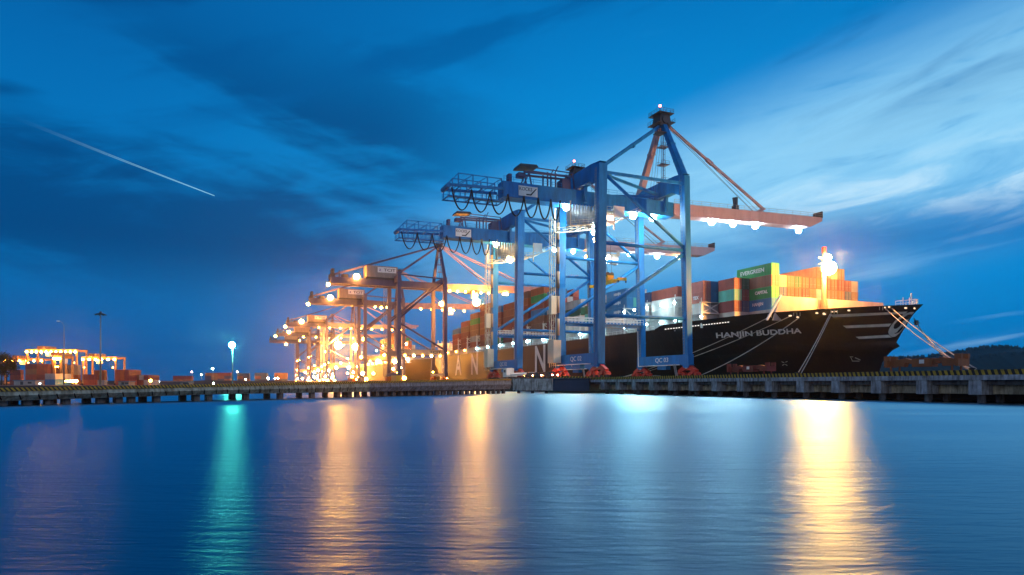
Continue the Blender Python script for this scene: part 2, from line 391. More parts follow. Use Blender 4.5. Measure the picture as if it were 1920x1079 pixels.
# corner where the pier meets the causeway
cb = MB(); cb.prism([(0.2,147.6),(8.9,146.9),(9.6,150.5),(0.8,151)], 'z', 0.62, 3.22)
o = cb.build("corner_block", concrete("corner block concrete", (0.58,0.60,0.56), 1.0)); o.parent = quay; o.rotation_euler = (0,0,-PIER_ROT)
cb = MB(); cb.prism([(8.95,148.0),(17.2,148.3),(17.6,152),(9.4,152)], 'z', 0.5, 3.25)
o = cb.build("corner_fender", paint("dark blue fender face", (0.035,0.06,0.11), 0.7), quay); o.rotation_euler = (0,0,-PIER_ROT)
cb = MB(); cb.prism([(0.1,147.9),(8.9,147.3),(17.4,148.1),(19.5,160),(-3,160)], 'z', 3.26, 3.45)
o = cb.build("corner_deck", deck_c, quay); o.rotation_euler = (0,0,-PIER_ROT)
for x, y in ((1.5,148.4),(4.6,148.2),(7.6,148.0)):
    b = MB(); b.tube((x,y,-2),(x,y,0.618),0.35,10); o = b.build("pile", shade_c, quay, True); o.rotation_euler = (0,0,-PIER_ROT)
kc = MB(); kc.box((0,0,0),(8.4,0.5,0.28)); kco = kc.build("kerb", striped("kerb stripes wide", 0.66, -0.35), quay)
kco.rotation_euler = (0,0,R(2)-PIER_ROT); v = Matrix.Rotation(-PIER_ROT,4,'Z') @ Vector((8.9,147.45,3.46)); kco.location = v

# ------------------------------------------------------------------ causeway on the left
CR = math.atan2(0.8708,0.4918)
cw = thing("causeway", "long low concrete causeway on piles at the left, striped along its edge", "causeway", (-48,60,0), CR)
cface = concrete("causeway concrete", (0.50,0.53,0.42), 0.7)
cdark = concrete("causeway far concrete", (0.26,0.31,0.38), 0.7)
S0, S1 = -26.0, 97.4
zt = lambda s: 1.64 + 0.0163*s
zb = lambda s: 0.41 + 0.015*s if s < 24 else 0.77 + 0.0022*(s-24)
def segs(a, b, st):
    n = max(1, round((b-a)/st)); return [(a+(b-a)*k/n, a+(b-a)*(k+1)/n) for k in range(n)]
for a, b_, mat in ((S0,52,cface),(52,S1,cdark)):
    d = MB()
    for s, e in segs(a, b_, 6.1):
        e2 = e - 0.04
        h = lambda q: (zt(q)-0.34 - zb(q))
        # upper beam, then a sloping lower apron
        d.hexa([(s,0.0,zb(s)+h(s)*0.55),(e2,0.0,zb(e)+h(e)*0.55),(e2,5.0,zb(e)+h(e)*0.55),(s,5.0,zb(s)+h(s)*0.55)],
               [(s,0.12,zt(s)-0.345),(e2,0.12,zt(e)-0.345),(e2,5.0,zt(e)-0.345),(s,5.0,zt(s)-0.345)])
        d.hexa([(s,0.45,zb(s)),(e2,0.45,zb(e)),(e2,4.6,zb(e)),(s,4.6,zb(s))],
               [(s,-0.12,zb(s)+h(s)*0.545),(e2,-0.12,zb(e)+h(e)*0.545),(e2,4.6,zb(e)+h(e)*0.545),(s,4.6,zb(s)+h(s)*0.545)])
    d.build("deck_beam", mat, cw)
ks = MB(); ks.hexa([(S0,0.0,zt(S0)-0.34),(S1,0.0,zt(S1)-0.34),(S1,0.45,zt(S1)-0.34),(S0,0.45,zt(S0)-0.34)],
                   [(S0,0.0,zt(S0)),(S1,0.0,zt(S1)),(S1,0.45,zt(S1)),(S0,0.45,zt(S0))])
ks.build("kerb", striped("kerb stripes narrow", 0.42, 0.9), cw)
s = S0
while s < 50:
    fb = MB(); h = zt(s)-0.34-zb(s)
    fb.bar((s,-0.17,zb(s)+h*0.6), (s+0.35,0.28,zb(s)+h*0.12), 0.10, 0.10); fb.build("fender_strip", rubber, cw); s += 1.62
pile_s = [-25,-22,-19,-16,-13,-10,-7,-4,-1.5,0.6,2.3,4.4,6.3,7.9,11.3,13.2,14.6,17.5,22.5,24.2,29.6,35.2,41.0,46.2]
pile_s += [48.6,50.4] + [55+2.05*k for k in range(21)]
for s in pile_s:
    b = MB(); wd = 0.75
    b.box((s-wd/2,1.0,-2),(s+wd/2,1.5,zb(s)+0.05)); b.build("pile", shade_c, cw)
    b = MB(); b.box((s-wd/2,3.6,-2),(s+wd/2,4.1,zb(s)+0.05)); b.build("pile", shade_c, cw)

# ------------------------------------------------------------------ hills
hm = paint("forest green", (0.012,0.022,0.018), 0.9, var=0.5, scale=0.02, streak=False)
h = MB(); rnd = random.Random(4); vs = []; fs = []
NX, NY = 260, 5
for j in range(NY):
    for i in range(NX):
        x = 500 + i*9.0
        prof = 56 + 30*min(1,max(0,(x-780)/420)) + 8*math.sin(x*0.006) + 4*math.sin(x*0.021+1)
        prof *= min(1, max(0.0, (x-500)/120))
        f = (0.0, 0.45, 0.85, 1.0, 0.6)[j]
        jit = (0, .5, .5, .5, .5)[j]
        vs.append((x + rnd.uniform(-1,1), 1500 + j*70 + rnd.uniform(-2,2), -1 + prof*f + rnd.random()*jit))
for j in range(NY-1):
    for i in range(NX-1):
        a = j*NX+i; fs.append((a,a+1,a+NX+1,a+NX))
h.add(vs, fs); struct(h.build("hills", hm))
fo = MB()
for _ in range(2600):
    k = rnd.randrange(1, NX-1); j = rnd.choice((1,2,2,3,3,3)); c = Vector(vs[j*NX+k]); c += Vector((rnd.uniform(-5,5), rnd.uniform(-30,10) if j == 3 else rnd.uniform(-25,25), -3 if j == 3 else -8))
    hh = rnd.uniform(6,11); rr = rnd.uniform(2.2,4.5); m0 = len(fo.v)
    for zz, rf in ((0.15,1.0),(0.55,0.8),(0.85,0.4)):
        for q in range(6): a = q*1.047+rnd.random()*.5; fo.v.append((c.x+math.cos(a)*rr*rf*rnd.uniform(.7,1.2), c.y+math.sin(a)*rr*rf, c.z+hh*zz*rnd.uniform(.9,1.1)))
    fo.v.append((c.x+rnd.uniform(-.6,.6),c.y,c.z+hh))
    for a in range(2):
        for q in range(6): fo.f.append((m0+a*6+q, m0+a*6+(q+1)%6, m0+a*6+6+(q+1)%6, m0+a*6+6+q))
    for q in range(6): fo.f.append((m0+12+q, m0+12+(q+1)%6, m0+18))
struct(fo.build("forest", hm), "stuff")
e = MB(); ev = []; ef = []
for i in range(70):
    x = -420+i*8.0
    for y, z in ((500,GZ-0.5),(508,4.6+1.0*math.sin(i*.7)*math.sin(i*.23)),(540,4.8)): ev.append((x,y,z))
for i in range(69):
    for j in range(2): a = i*3+j; ef.append((a,a+3,a+4,a+1))
e.add(ev, ef); struct(e.build("embankment", paint("earth bank", (0.10,0.075,0.055), 0.9, var=0.4, scale=0.05, streak=False)))
# contrail: two fine condensation threads, emission standing in for high sunlight
tm, ctn, cb_ = nodes("condensation"); cb_.inputs["Base Color"].default_value = (0.8,0.85,0.85,1); cb_.inputs["Roughness"].default_value = 1; cb_.inputs["Emission Color"].default_value = (0.16,0.55,0.60,1); cb_.inputs["Emission Strength"].default_value = 0.4
mixs = ctn.nodes.new("ShaderNodeMixShader"); trs = ctn.nodes.new("ShaderNodeBsdfTransparent")
tcc = ctn.nodes.new("ShaderNodeTexCoord"); spc = ctn.nodes.new("ShaderNodeSeparateXYZ"); mrc = ctn.nodes.new("ShaderNodeMapRange")
mrc.interpolation_type = "SMOOTHERSTEP"; mrc.inputs["From Min"].default_value = -4900; mrc.inputs["From Max"].default_value = -2300; mrc.inputs["To Min"].default_value = 0.0; mrc.inputs["To Max"].default_value = 0.7
ctn.links.new(tcc.outputs["Object"], spc.inputs[0]); ctn.links.new(spc.outputs[0], mrc.inputs[0])
ctn.links.new(mrc.outputs[0], mixs.inputs[0]); ctn.links.new(trs.outputs[0], mixs.inputs[1]); ctn.links.new(cb_.outputs[0], mixs.inputs[2])
ctn.links.new(mixs.outputs[0], ctn.nodes["Material Output"].inputs[0])
ct = MB()
for off in (0, 26):
    A0 = W(-60,182,6400); A1 = W(402,367,6000); pts = [A0.lerp(A1,k/12)+Vector((0,0,-off*(1-k/14)-9*math.sin(k*0.26))) for k in range(13)]
    ct.path(pts, [4.6-0.22*k for k in range(13)], 8)
tag(ct.build("contrail", tm, None, True), "thin pale green twin vapour trail falling across the dark left sky", "contrail")

# lamp glow haze box, put in to make the lamps bloom
hz = bpy.data.materials.new("lamp glow haze"); hz.use_nodes = True; hn = hz.node_tree; hn.nodes.clear()
pv = hn.nodes.new("ShaderNodeVolumePrincipled"); pv.inputs["Color"].default_value = (0.85,0.92,1,1); pv.inputs["Density"].default_value = 0.00007; pv.inputs["Anisotropy"].default_value = 0.94
ho_ = hn.nodes.new("ShaderNodeOutputMaterial"); hn.links.new(pv.outputs[0], ho_.inputs["Volume"])
hb_ = MB(); hb_.box((-2700,-400,-4),(2950,2700,125)); struct(hb_.build("haze", hz), "stuff")
# ------------------------------------------------------------------ gantry cranes
Z = lambda z: z - DECK
def bogie(parent, x, y, mat=None):
    mat = mat or redp
    b = MB()
    b.prism([(y-3.6,Z(5.6)),(y-1.0,Z(6.9)),(y+1.0,Z(6.9)),(y+3.6,Z(5.6)),(y+3.4,Z(5.1)),(y+0.7,Z(5.6)),(y-0.7,Z(5.6)),(y-3.4,Z(5.1))], 'x', x-0.5, x+0.5)
    for s in (-1,1):
        c = y+s*2.5
        b.prism([(c-2.0,Z(4.3)),(c-1.7,Z(4.9)),(c-0.5,Z(5.35)),(c+0.5,Z(5.35)),(c+1.7,Z(4.9)),(c+2.0,Z(4.3)),(c+1.0,Z(4.2)),(c,Z(4.6)),(c-1.0,Z(4.2))], 'x', x-0.6, x+0.6)
        b.box((x-0.9,c-0.5,Z(4.6)),(x-0.61,c+0.5,Z(5.2)))
    o = b.build("bogie", mat, parent)
    for yy in (-3.7,-1.3,1.3,3.7):
        w_ = MB(); w_.tube((x-0.35,y+yy,Z(3.98)),(x+0.35,y+yy,Z(3.98)),0.42,12); w_.build("wheel", dark, o)
    pz = MB(); pz.box((x-0.65,y-0.35,Z(6.0)),(x-0.51,y+0.35,Z(6.5))); pz.build("marker_plate", white, o)
def loop_pts(x0, x1, y, z, drop, n=12):
    return [(x0+(x1-x0)*k/n, y, z - drop*(1-(2*k/n-1)**2)**0.8) for k in range(n+1)]

def ship_crane_blue(t0, label, trolley_x, numbers, lights, seed):
    r = thing("quay_crane", label, "gantry crane", at(82.2,t0,DECK), PIER_ROT, "gantry cranes along the pier")
    W2 = 20.5; YC = 10.25
    for xb, xt, y, wx in ((-0.3,0.3,0,2.1),(-0.3,0.3,W2,1.9),(25.8,24.7,0,1.6),(25.8,24.7,W2,1.6)):
        lg_ = MB(); lg_.post((xb,y,Z(6.2)),(xt,y,Z(54.8)),wx*0.95,1.9,wx*1.05,2.0)
        for zz in (13.5,21,28.5,33.5,41,48.5):
            f = (zz-6.2)/48.6; xx = xb+(xt-xb)*f; lg_.post((xx,y,Z(zz)),(xx,y,Z(zz+0.22)),wx*(0.95+0.1*f)+0.12,2.06,wx*(0.95+0.1*f)+0.12,2.06)
        lo_ = lg_.build("leg", blue, r)
        ld_ = MB(); s_ = -1 if y > 5 else 1
        for dy in (-0.3,0.3): ld_.tube((xb-wx/2-0.18,y+0.4*s_+dy,Z(9.8)),(xt-wx/2-0.24,y+0.4*s_+dy,Z(54)),0.045,4)
        for k in range(58):
            f = k/58; xx = xb+(xt-xb)*f-wx/2-0.2; ld_.bar((xx,y+0.4*s_-0.3,Z(9.9+0.76*k)),(xx,y+0.4*s_+0.3,Z(9.9+0.76*k)),0.06)
        ld_.build("ladder", grey, lo_)
    for x, num in ((-0.3,numbers[0]),(25.8,numbers[1])):
        b = MB(); b.box((x-0.85,-1.2,Z(7.0)),(x+0.85,W2+1.2,Z(9.6))); b.box((x-0.7,8.3,Z(5.9)),(x+0.7,12.2,Z(7.0)))
        for y in (0,W2): b.post((x,y,Z(6.4)),(x,y,Z(7.0)),1.5,2.0,1.6,3.2)
        sb = b.build("sill_beam", blue, r)
        lettering(sb, num, 1.7, letter_white, (x-0.87,10.0,Z(8.4)), (0,-1,0), (0,0,1), 0.0, stretch=1.25)
        pr = MB(); pr.tube((x-1.2,2,Z(7.0)),(x-1.2,W2,Z(7.0)),0.13,6); pr.tube((x-1.2,W2,Z(7.0)),(x-1.2,W2+0.3,Z(17)),0.13,6); pr.build("cable_pipe", white, r)
        for y in (0,W2): bogie(r, x, y)
    # heavy transverse beams on top of each leg pair
    for x in (0.3,24.7):
        b = MB(); b.prism([(1.0,Z(50.2)),(1.0,Z(55.0)),(-1.0,Z(55.2)),(3.0,Z(55.6)),(W2-3.0,Z(55.6)),(W2+1.0,Z(54.6)),(W2-1.0,Z(54.0)),(W2-1.0,Z(50.4)),(W2-4,Z(51.6)),(4,Z(51.6))], 'x', x-0.95, x+0.95)
        b.build("transverse_beam", blue, r)
        b = MB()
        for y in (YC-2.6,YC+2.6): b.bar((x,y,Z(51.5)),(x,y,Z(47.5)),0.7,0.7)
        b.bar((x,YC-2.6,Z(51.5)),(x,YC+2.6,Z(47.5)),0.3,0.3); b.bar((x,YC+2.6,Z(51.5)),(x,YC-2.6,Z(47.5)),0.3,0.3)
        b.build("hanger", blue, r)
    for y in (0,W2):
        for z in (18.6,36.0): MB().tube((0,y,Z(z)),(25.2,y,Z(z)),0.42,10).build("tie_beam", blue, r, True)
        MB().tube((0.3,y,Z(53.2)),(25.0,y,Z(36.3)),0.42,10).build("diagonal_brace", blue, r, True)
        MB().tube((25.3,y,Z(35.6)),(-0.1,y,Z(19.4)),0.48,10).build("diagonal_brace", blue, r, True)
        MB().bar((0.5,y,Z(52.9)),(24.5,y,Z(52.9)),0.6,0.75).build("tie_beam", blue, r)
    MB().bar((0.5,0,Z(52.5)),(24.5,YC,Z(52.6)),0.5,0.6).build("diagonal_brace", blue, r)
    MB().bar((0.5,W2,Z(52.5)),(24.5,YC,Z(52.4)),0.5,0.6).build("diagonal_brace", blue, r)
    # main girder and boom
    g = MB(); g.box((-21.6,YC-1.7,Z(47.0)),(27.6,YC+1.7,Z(50.6)))
    for x in range(-20,28,3): g.box((x-0.06,YC-1.76,Z(47.05)),(x+0.06,YC-1.7,Z(50.5)))
    g.box((-21.6,YC-1.9,Z(46.8)),(27.6,YC+1.9,Z(46.998)))
    gi = g.build("girder", blue, r)
    rl = MB()
    for y in (YC-1.9,YC+1.9): rl.rail((-21.5,y,Z(50.6)),(-6,y,Z(50.6))); rl.rail((2.5,y,Z(50.6)),(22.5,y,Z(50.6)))
    rl.build("railing", blue, gi)
    bm_ = MB(); bm_.prism([(28,Z(47.5)),(77.5,Z(48.9)),(82.0,Z(50.9)),(82.0,Z(52.0)),(28,Z(50.5))], 'y', YC-1.5, YC+1.5)
    bm_.prism([(28,Z(47.25)),(77,Z(48.7)),(77,Z(48.88)),(28,Z(47.48))], 'y', YC-1.9, YC+1.9)
    for k in range(18):
        x = 29.5+k*2.8; bm_.box((x-0.06,YC-1.57,Z(47.6+0.028*(x-28))),(x+0.06,YC-1.5,Z(50.4+0.028*(x-28))))
    bo = bm_.build("boom", mauve, r)
    rl = MB()
    for y in (YC-1.7,YC+1.7): rl.rail((28,y,Z(50.5)),(82,y,Z(52.0)),1.1,3.0)
    rl.build("railing", grey, bo)
    MB().box((81.6,YC-1.6,Z(51.9)),(82.1,YC+1.6,Z(53.8))).build("end_stop", dark, bo)
    MB().prism([(56.8,Z(51.3)),(59.0,Z(51.36)),(61.0,Z(52.6)),(60.4,Z(53.0))], 'y', YC-0.5, YC+0.5).build("stay_bracket", mauve, bo)
    b = MB(); b.box((49.6,YC-0.8,Z(51.1)),(50.8,YC+0.8,Z(52.6))); b.bar((49.9,YC,Z(52.6)),(49.6,YC,Z(54.8)),0.5); b.bar((50.5,YC,Z(52.6)),(50.6,YC,Z(55.0)),0.6)
    b.build("boom_latch", dark, bo)
    # back reach catwalk
    c = MB(); Y0, Y1 = YC-2.2, YC+2.2
    for y in (Y0,Y1):
        c.bar((-35.4,y,Z(47.9)),(-21.6,y,Z(48.5)),0.4,0.6); c.bar((-35.6,y,Z(45.4)),(-21.6,y,Z(45.6)),0.22,0.3)
        for k in range(6):
            x = -35.2+k*2.7; c.bar((x,y,Z(45.5)),(x,y,Z(48.0)),0.16)
        for k in range(4):
            x = -33.0+k*3.6
            c.bar((x,y,Z(48.2)),(x,y,Z(50.9)),0.2)
            if k < 3: c.bar((x,y,Z(50.8)),(x+3.6,y,Z(50.8)),0.16); c.bar((x,y,Z(48.4)),(x+3.6,y,Z(50.8)),0.16)
        c.bar((-35.3,y,Z(48.2)),(-33.0,y,Z(50.8)),0.16)
        c.rail((-35.5,y,Z(45.6)),(-22,y,Z(45.7)),1.2,1.4,0.05)
    for k in range(6): x = -35.2+k*2.7; c.bar((x,Y0,Z(47.9)),(x,Y1,Z(47.9)),0.2); c.bar((x,Y0,Z(45.5)),(x,Y1,Z(45.5)),0.2)
    c.box((-35.5,Y0,Z(45.32)),(-21.7,Y0+0.9,Z(45.38))); c.tube((-35.3,Y0-0.2,Z(47.8)),(-35.3,Y1+0.2,Z(47.8)),0.6,10)
    c.build("catwalk", blue, r)
    xs = [-34.6,-29.8,-25.2,-20.6,-16.4,-12.6,-9.2,-6.6]
    for a, b_ in zip(xs, xs[1:]):
        lp = MB()
        for dy in (-0.22,0.1): lp.path(loop_pts(a, b_, YC-2.2+dy, Z(47.3), 5.0), 0.13, 5)
        lp.build("festoon_cable", rubber, r, True)
    for k in range(10):
        x = -4.6+k*0.85
        lp = MB()
        for dy in (-0.3,0.3): lp.path(loop_pts(x, x+0.72, YC-2.3+dy, Z(46.8), 5.2+0.5*math.sin(k*2.1+seed)), 0.12, 5)
        lp.build("festoon_cable", grey, r, True)
    # service crane over the girder
    s = MB()
    for y in (YC-1.3,YC+1.3):
        for x in (-15.9,-14.0): s.bar((x,y,Z(50.6)),(-14.6,y,Z(53.6)),0.28)
        for x in (-9.6,-7.4,-3.4): s.bar((x,y,Z(50.6)),(x,y,Z(54.2)),0.3)
        s.bar((-16,y,Z(53.5)),(-2.6,y,Z(53.9)),0.4,0.45); s.bar((-15,y,Z(54.9)),(-2.6,y,Z(54.8)),0.2); s.bar((-2.6,y,Z(54.8)),(-2.2,y,Z(51)),0.3)
        s.bar((-7.6,y,Z(54.2)),(-6.7,y,Z(56.0)),0.2)
    s.box((-17.2,YC-1.0,Z(52.4)),(-15.4,YC+1.0,Z(53.4)))
    sv = s.build("service_hoist", navy, r)
    rf = MB(); rf.prism([(-17.5,Z(54.5)),(-17.2,Z(55.2)),(-12.9,Z(55.4)),(-12.4,Z(54.9))], 'y', YC-2.0, YC+2.0); rf.build("canopy_roof", dark, sv)
    MB().box((-5.6,YC-1.6,Z(50.6)),(-3.6,YC+1.6,Z(53.0))).build("winch_cabinet", navy, r)
    MB().box((-20.0,YC-1.4,Z(50.6)),(-19.2,YC+0.2,Z(52.6))).build("winch_cabinet", navy, r)
    sg = MB(); sg.box((-17.6,YC-1.86,Z(47.5)),(-12.6,YC-1.78,Z(49.9))); sgo = sg.build("sign_board", white, r)
    lettering(sgo, "KOCKS", 1.2, letter_black, (-15.75,YC-1.88,Z(49.15)), (1,0,0), (0,0,1), 0.0, stretch=0.88)
    lg = MB(); lg.prism([(-15.6,Z(48.05)),(-14.5,Z(48.05)),(-13.1,Z(49.5)),(-12.8,Z(49.5)),(-14.3,Z(47.75)),(-15.6,Z(47.75))], 'y', YC-1.9, YC-1.865); lg.build("emblem", letter_black, sgo)
    # A frame
    for y0, y1 in ((0.2,YC-1.0),(W2-0.2,YC+1.0)):
        b = MB(); b.bar((24.7,y0,Z(54.6)),(25.0,y1,Z(71.2)),1.7,1.5,1.2,1.2)
        for f in (0.3,0.62): b.bar((24.7+0.3*f-0.0,y0+(y1-y0)*f,Z(54.6+16.6*f)-0.2),(24.7+0.3*f,y0+(y1-y0)*f,Z(54.6+16.6*f)+0.3),1.7,1.6)
        b.build("mast_leg", mauve if y0 > 5 else blue, r)  # far leg in mauve, the orange light on it put into the colour
    hd = MB(); hd.prism([(23.6,Z(70.4)),(23.3,Z(72.0)),(23.8,Z(74.0)),(26.4,Z(74.0)),(26.9,Z(72.0)),(26.4,Z(70.2)),(25.6,Z(71.0)),(24.4,Z(71.0))], 'y', YC-1.7, YC+1.7)
    hd.tube((25,YC-2.1,Z(72.4)),(25,YC+2.1,Z(72.4)),1.0,14); hd.tube((26.2,YC-2.0,Z(71.6)),(26.2,YC+2.0,Z(71.6)),0.6,12)
    ho = hd.build("mast_head", dark, r)
    pf = MB(); pf.box((22.6,YC-2.6,Z(74.0)),(27.3,YC+2.6,Z(74.15))); pf.box((22.2,YC-2.4,Z(71.3)),(23.6,YC+2.4,Z(71.42))); pf.box((26.6,YC-2.2,Z(71.9)),(28.0,YC+2.2,Z(72.0))); pf.box((22.0,YC-3.4,Z(68.3)),(24.4,YC-0.4,Z(68.42)))
    for a, b_ in (((22.7,YC-2.5),(27.2,YC-2.5)),((22.7,YC+2.5),(27.2,YC+2.5)),((22.7,YC-2.5),(22.7,YC+2.5)),((27.2,YC-2.5),(27.2,YC+2.5))):
        pf.rail((*a,Z(74.15)),(*b_,Z(74.15)),1.0,1.2,0.05)
    pf.rail((22.3,YC-2.3,Z(71.42)),(22.3,YC+2.3,Z(71.42)),1.0,1.2,0.05); pf.rail((27.9,YC-2.1,Z(72.0)),(27.9,YC+2.1,Z(72.0)),1.0,1.2,0.05); pf.rail((22.1,YC-3.3,Z(68.42)),(22.1,YC-0.4,Z(68.42)),1.0,1.0,0.05)
    pf.tube((24.6,YC,Z(74.1)),(24.6,YC,Z(76.3)),0.07,5); pf.tube((25.3,YC+0.5,Z(74.1)),(25.3,YC+0.5,Z(76.0)),0.06,5); pf.tube((26.0,YC-0.5,Z(74.1)),(26.0,YC-0.5,Z(75.6)),0.06,5)
    pf.build("head_platform", dark, ho)
    lamp(r, (24.6,YC,Z(76.6)), RED, 14.0, 0.36, "warning_light")
    b = MB(); b.bar((24.2,YC-0.6,Z(71.0)),(0.8,0.4,Z(54.4)),0.75,0.75); b.bar((12.2,4.9,Z(62.3)),(12.8,5.2,Z(62.8)),1.0,1.0); b.build("backstay", blue, r)
    b = MB(); b.bar((26.2,YC,Z(72.2)),(60.6,YC,Z(52.6)),0.55,0.6); b.bar((40.0,YC,Z(64.35)),(42.0,YC,Z(63.2)),0.85,0.85); b.build("forestay", mauve, r)
    for k, (xe, ze, xs_) in enumerate(((57.8,51.4,26.4),(56.6,51.4,26.0),(57.0,51.4,25.8),(61.4,52.0,26.8))):
        MB().tube((xs_,YC-0.9+0.5*k,Z(72.0 if k < 3 else 73.0)),(xe,YC-0.9+0.5*k,Z(ze)),0.06,4).build("hoist_rope", dark, r)
    for dy in (-1.6,-0.5,0.9): MB().tube((24.6,YC+dy+0.8,Z(70.2)),(22.5,YC+dy+1.2,Z(50.6)),0.045,4).build("hoist_rope", dark, r)
    # ladder mast below the head with its rest platforms
    lm = MB()
    for dx, dy in ((-0.35,-0.35),(0.35,-0.35),(0.35,0.35),(-0.35,0.35)): lm.tube((25.6+dx,YC+dy,Z(50.6)),(25.6+dx,YC+dy,Z(70.6)),0.08,4)
    for k in range(14): z = 51+k*1.4; lm.bar((25.25,YC-0.35,Z(z)),(25.95,YC-0.35,Z(z)),0.07); lm.bar((25.25,YC-0.35,Z(z)),(25.95,YC+0.35,Z(z+1.2)),0.05)
    for z in (56.2,60.8,65.6):
        lm.box((24.3,YC-1.2,Z(z)),(26.9,YC+1.2,Z(z+0.12))); lm.rail((24.4,YC-1.1,Z(z)),(26.8,YC-1.1,Z(z)),1.0,1.2,0.045); lm.rail((24.4,YC+1.1,Z(z)),(26.8,YC+1.1,Z(z)),1.0,1.2,0.045)
    lm.build("ladder_mast", navy, r)
    # trolley, cabin and landing platforms under the girder
    tx = trolley_x
    tr = MB(); tr.box((tx-3.2,YC-2.6,Z(45.6)),(tx+3.2,YC+2.6,Z(46.2)))
    for x in (tx-2.8,tx+2.8):
        for y in (YC-2.3,YC+2.3): tr.box((x-0.4,y-0.25,Z(46.2)),(x+0.4,y+0.25,Z(46.9)))
    for x in (tx-2,tx,tx+2): tr.tube((x,YC-2.0,Z(45.3)),(x,YC+2.0,Z(45.3)),0.4,10)
    tr.rail((tx-3.1,YC-2.55,Z(46.2)),(tx+3.1,YC-2.55,Z(46.2)),1.0,1.2,0.05)
    to = tr.build("trolley", cream, r)
    cb = MB(); cb.prism([(tx-1.3,Z(42.6)),(tx+1.2,Z(42.2)),(tx+1.5,Z(43.2)),(tx+1.5,Z(44.8)),(tx-1.3,Z(45.0))], 'y', YC-4.6, YC-2.7)
    co = cb.build("operator_cabin", white, r)
    MB().box((tx-0.9,YC-4.64,Z(43.1)),(tx+1.2,YC-4.605,Z(44.4))).build("window", glow("cabin window", (1,.9,.7), 2.2), co)
    lp = MB()
    for x in (-4.8,7.6):
        for y in (YC-4.2,YC+4.2): lp.bar((x,y,Z(41.0)),(x,y,Z(47.0)),0.22)
    for y in (YC-4.2,YC+4.2):
        lp.path([(-4.8,y,Z(40.9)),(-1,y,Z(41.4)),(3,y,Z(42.1)),(7.6,y,Z(43.0)),(12,y,Z(44.6)),(16,y,Z(46.8))], 0.14, 5)
        lp.rail((-4.8,y,Z(41.0)),(7.6,y,Z(43.0)),1.1,1.3,0.05); lp.rail((7.6,y,Z(43.0)),(15.5,y,Z(46.4)),1.1,1.4,0.05)
    lp.hexa([(-4.8,YC-4.2,Z(40.85)),(7.6,YC-4.2,Z(42.9)),(7.6,YC-3.0,Z(42.9)),(-4.8,YC-3.0,Z(40.85))],[(-4.8,YC-4.2,Z(40.95)),(7.6,YC-4.2,Z(43.0)),(7.6,YC-3.0,Z(43.0)),(-4.8,YC-3.0,Z(40.95))])
    for k in range(7): x = -4.5+k*1.9; lp.bar((x,YC-4.2,Z(41.0+0.16*(x+4.8))),(x,YC+4.2,Z(41.0+0.16*(x+4.8))),0.14)
    lp.build("service_platform", cream, r)
    MB().box((7.7,YC-4.4,Z(44.2)),(10.6,YC-4.1,Z(47.0))).build("light_screen", white, r)
    rl = MB(); rl.rail((3,YC+2.6,Z(47)),(20,YC+2.6,Z(47)),1.1,2.0); rl.build("railing", grey, r)
    # lift shaft, cabinets and walkway at the land side far leg
    s = MB(); lx, ly = -2.6, W2-0.2
    for dx, dy in ((-0.6,-0.6),(0.6,-0.6),(0.6,0.6),(-0.6,0.6)): s.tube((lx+dx,ly+dy,Z(6.5)),(lx+dx,ly+dy,Z(46.5)),0.09,5)
    for k in range(20):
        z = 7+k*2.0; sgn = 1 if k % 2 else -1
        s.bar((lx-0.6,ly-0.6,Z(z)),(lx+0.6,ly-0.6,Z(z)),0.09); s.bar((lx-0.6*sgn,ly-0.6,Z(z)),(lx+0.6*sgn,ly-0.6,Z(z+2)),0.07); s.bar((lx-0.6,ly-0.6*sgn,Z(z)),(lx-0.6,ly+0.6*sgn,Z(z+2)),0.07)
    for z in (12,24,36): s.bar((lx,ly,Z(z)),(-0.2,W2,Z(z)),0.2)
    s.build("lift_shaft", cream, r)
    cv = MB()
    for z in (15,21,27.5,34,40.5): cv.tube((lx+1.25,ly-0.9,Z(z)),(lx+1.25,ly-0.9,Z(z+4.4)),0.42,10)
    cv.build("cable_drum", paint("tan cover", (0.42,0.28,0.18), 0.6), r, True)
    MB().box((lx-0.8,ly-1.0,Z(20.6)),(lx+0.8,ly+0.6,Z(25.4))).build("lift_cage", cream, r)
    b = MB(); b.box((-3.6,W2-2.9,Z(7.6)),(-1.4,W2+0.6,Z(13.6))); b.box((-3.63,W2-0.6,Z(11.0)),(-3.601,W2-0.2,Z(11.5)))
    cbo = b.build("electric_cabinet", cream, r)
    wk = MB(); wk.box((1,W2-2.0,Z(18.3)),(25,W2-0.5,Z(18.5))); wk.bar((1,W2-1.25,Z(17.9)),(25,W2-1.25,Z(17.9)),0.3,0.7)
    wko = wk.build("walkway", blue, r)
    rl = MB(); rl.rail((1,W2-1.95,Z(18.5)),(25,W2-1.95,Z(18.5)),1.4,1.1,0.07); rl.rail((1,W2-0.55,Z(18.5)),(25,W2-0.55,Z(18.5)),1.4,1.1,0.07); rl.build("railing", white, wko)
    # tidy the stair at the ship side sill
    st = MB(); st.bar((24.4,W2+1,Z(20)),(24.0,W2+0.2,Z(18.6)),1.8,0.4); st.tube((24.4,3.5,Z(7.2)),(24.4,2.4,Z(3.7)),0.14,5); st.tube((24.4,4.1,Z(7.2)),(24.4,3.0,Z(3.7)),0.14,5)
    for k in range(6): st.bar((24.4,3.4-0.18*k,Z(6.7-0.5*k)),(24.4,4.1-0.18*k,Z(6.7-0.5*k)),0.5,0.06)
    st.build("stair", grey, r)
    for x, z, col, st_, rad in lights: lamp(r, (x,YC-0.4,Z(z)), col, st_, rad*1.1, "floodlight", z > 43.5)
    return r
PWR = 260.0
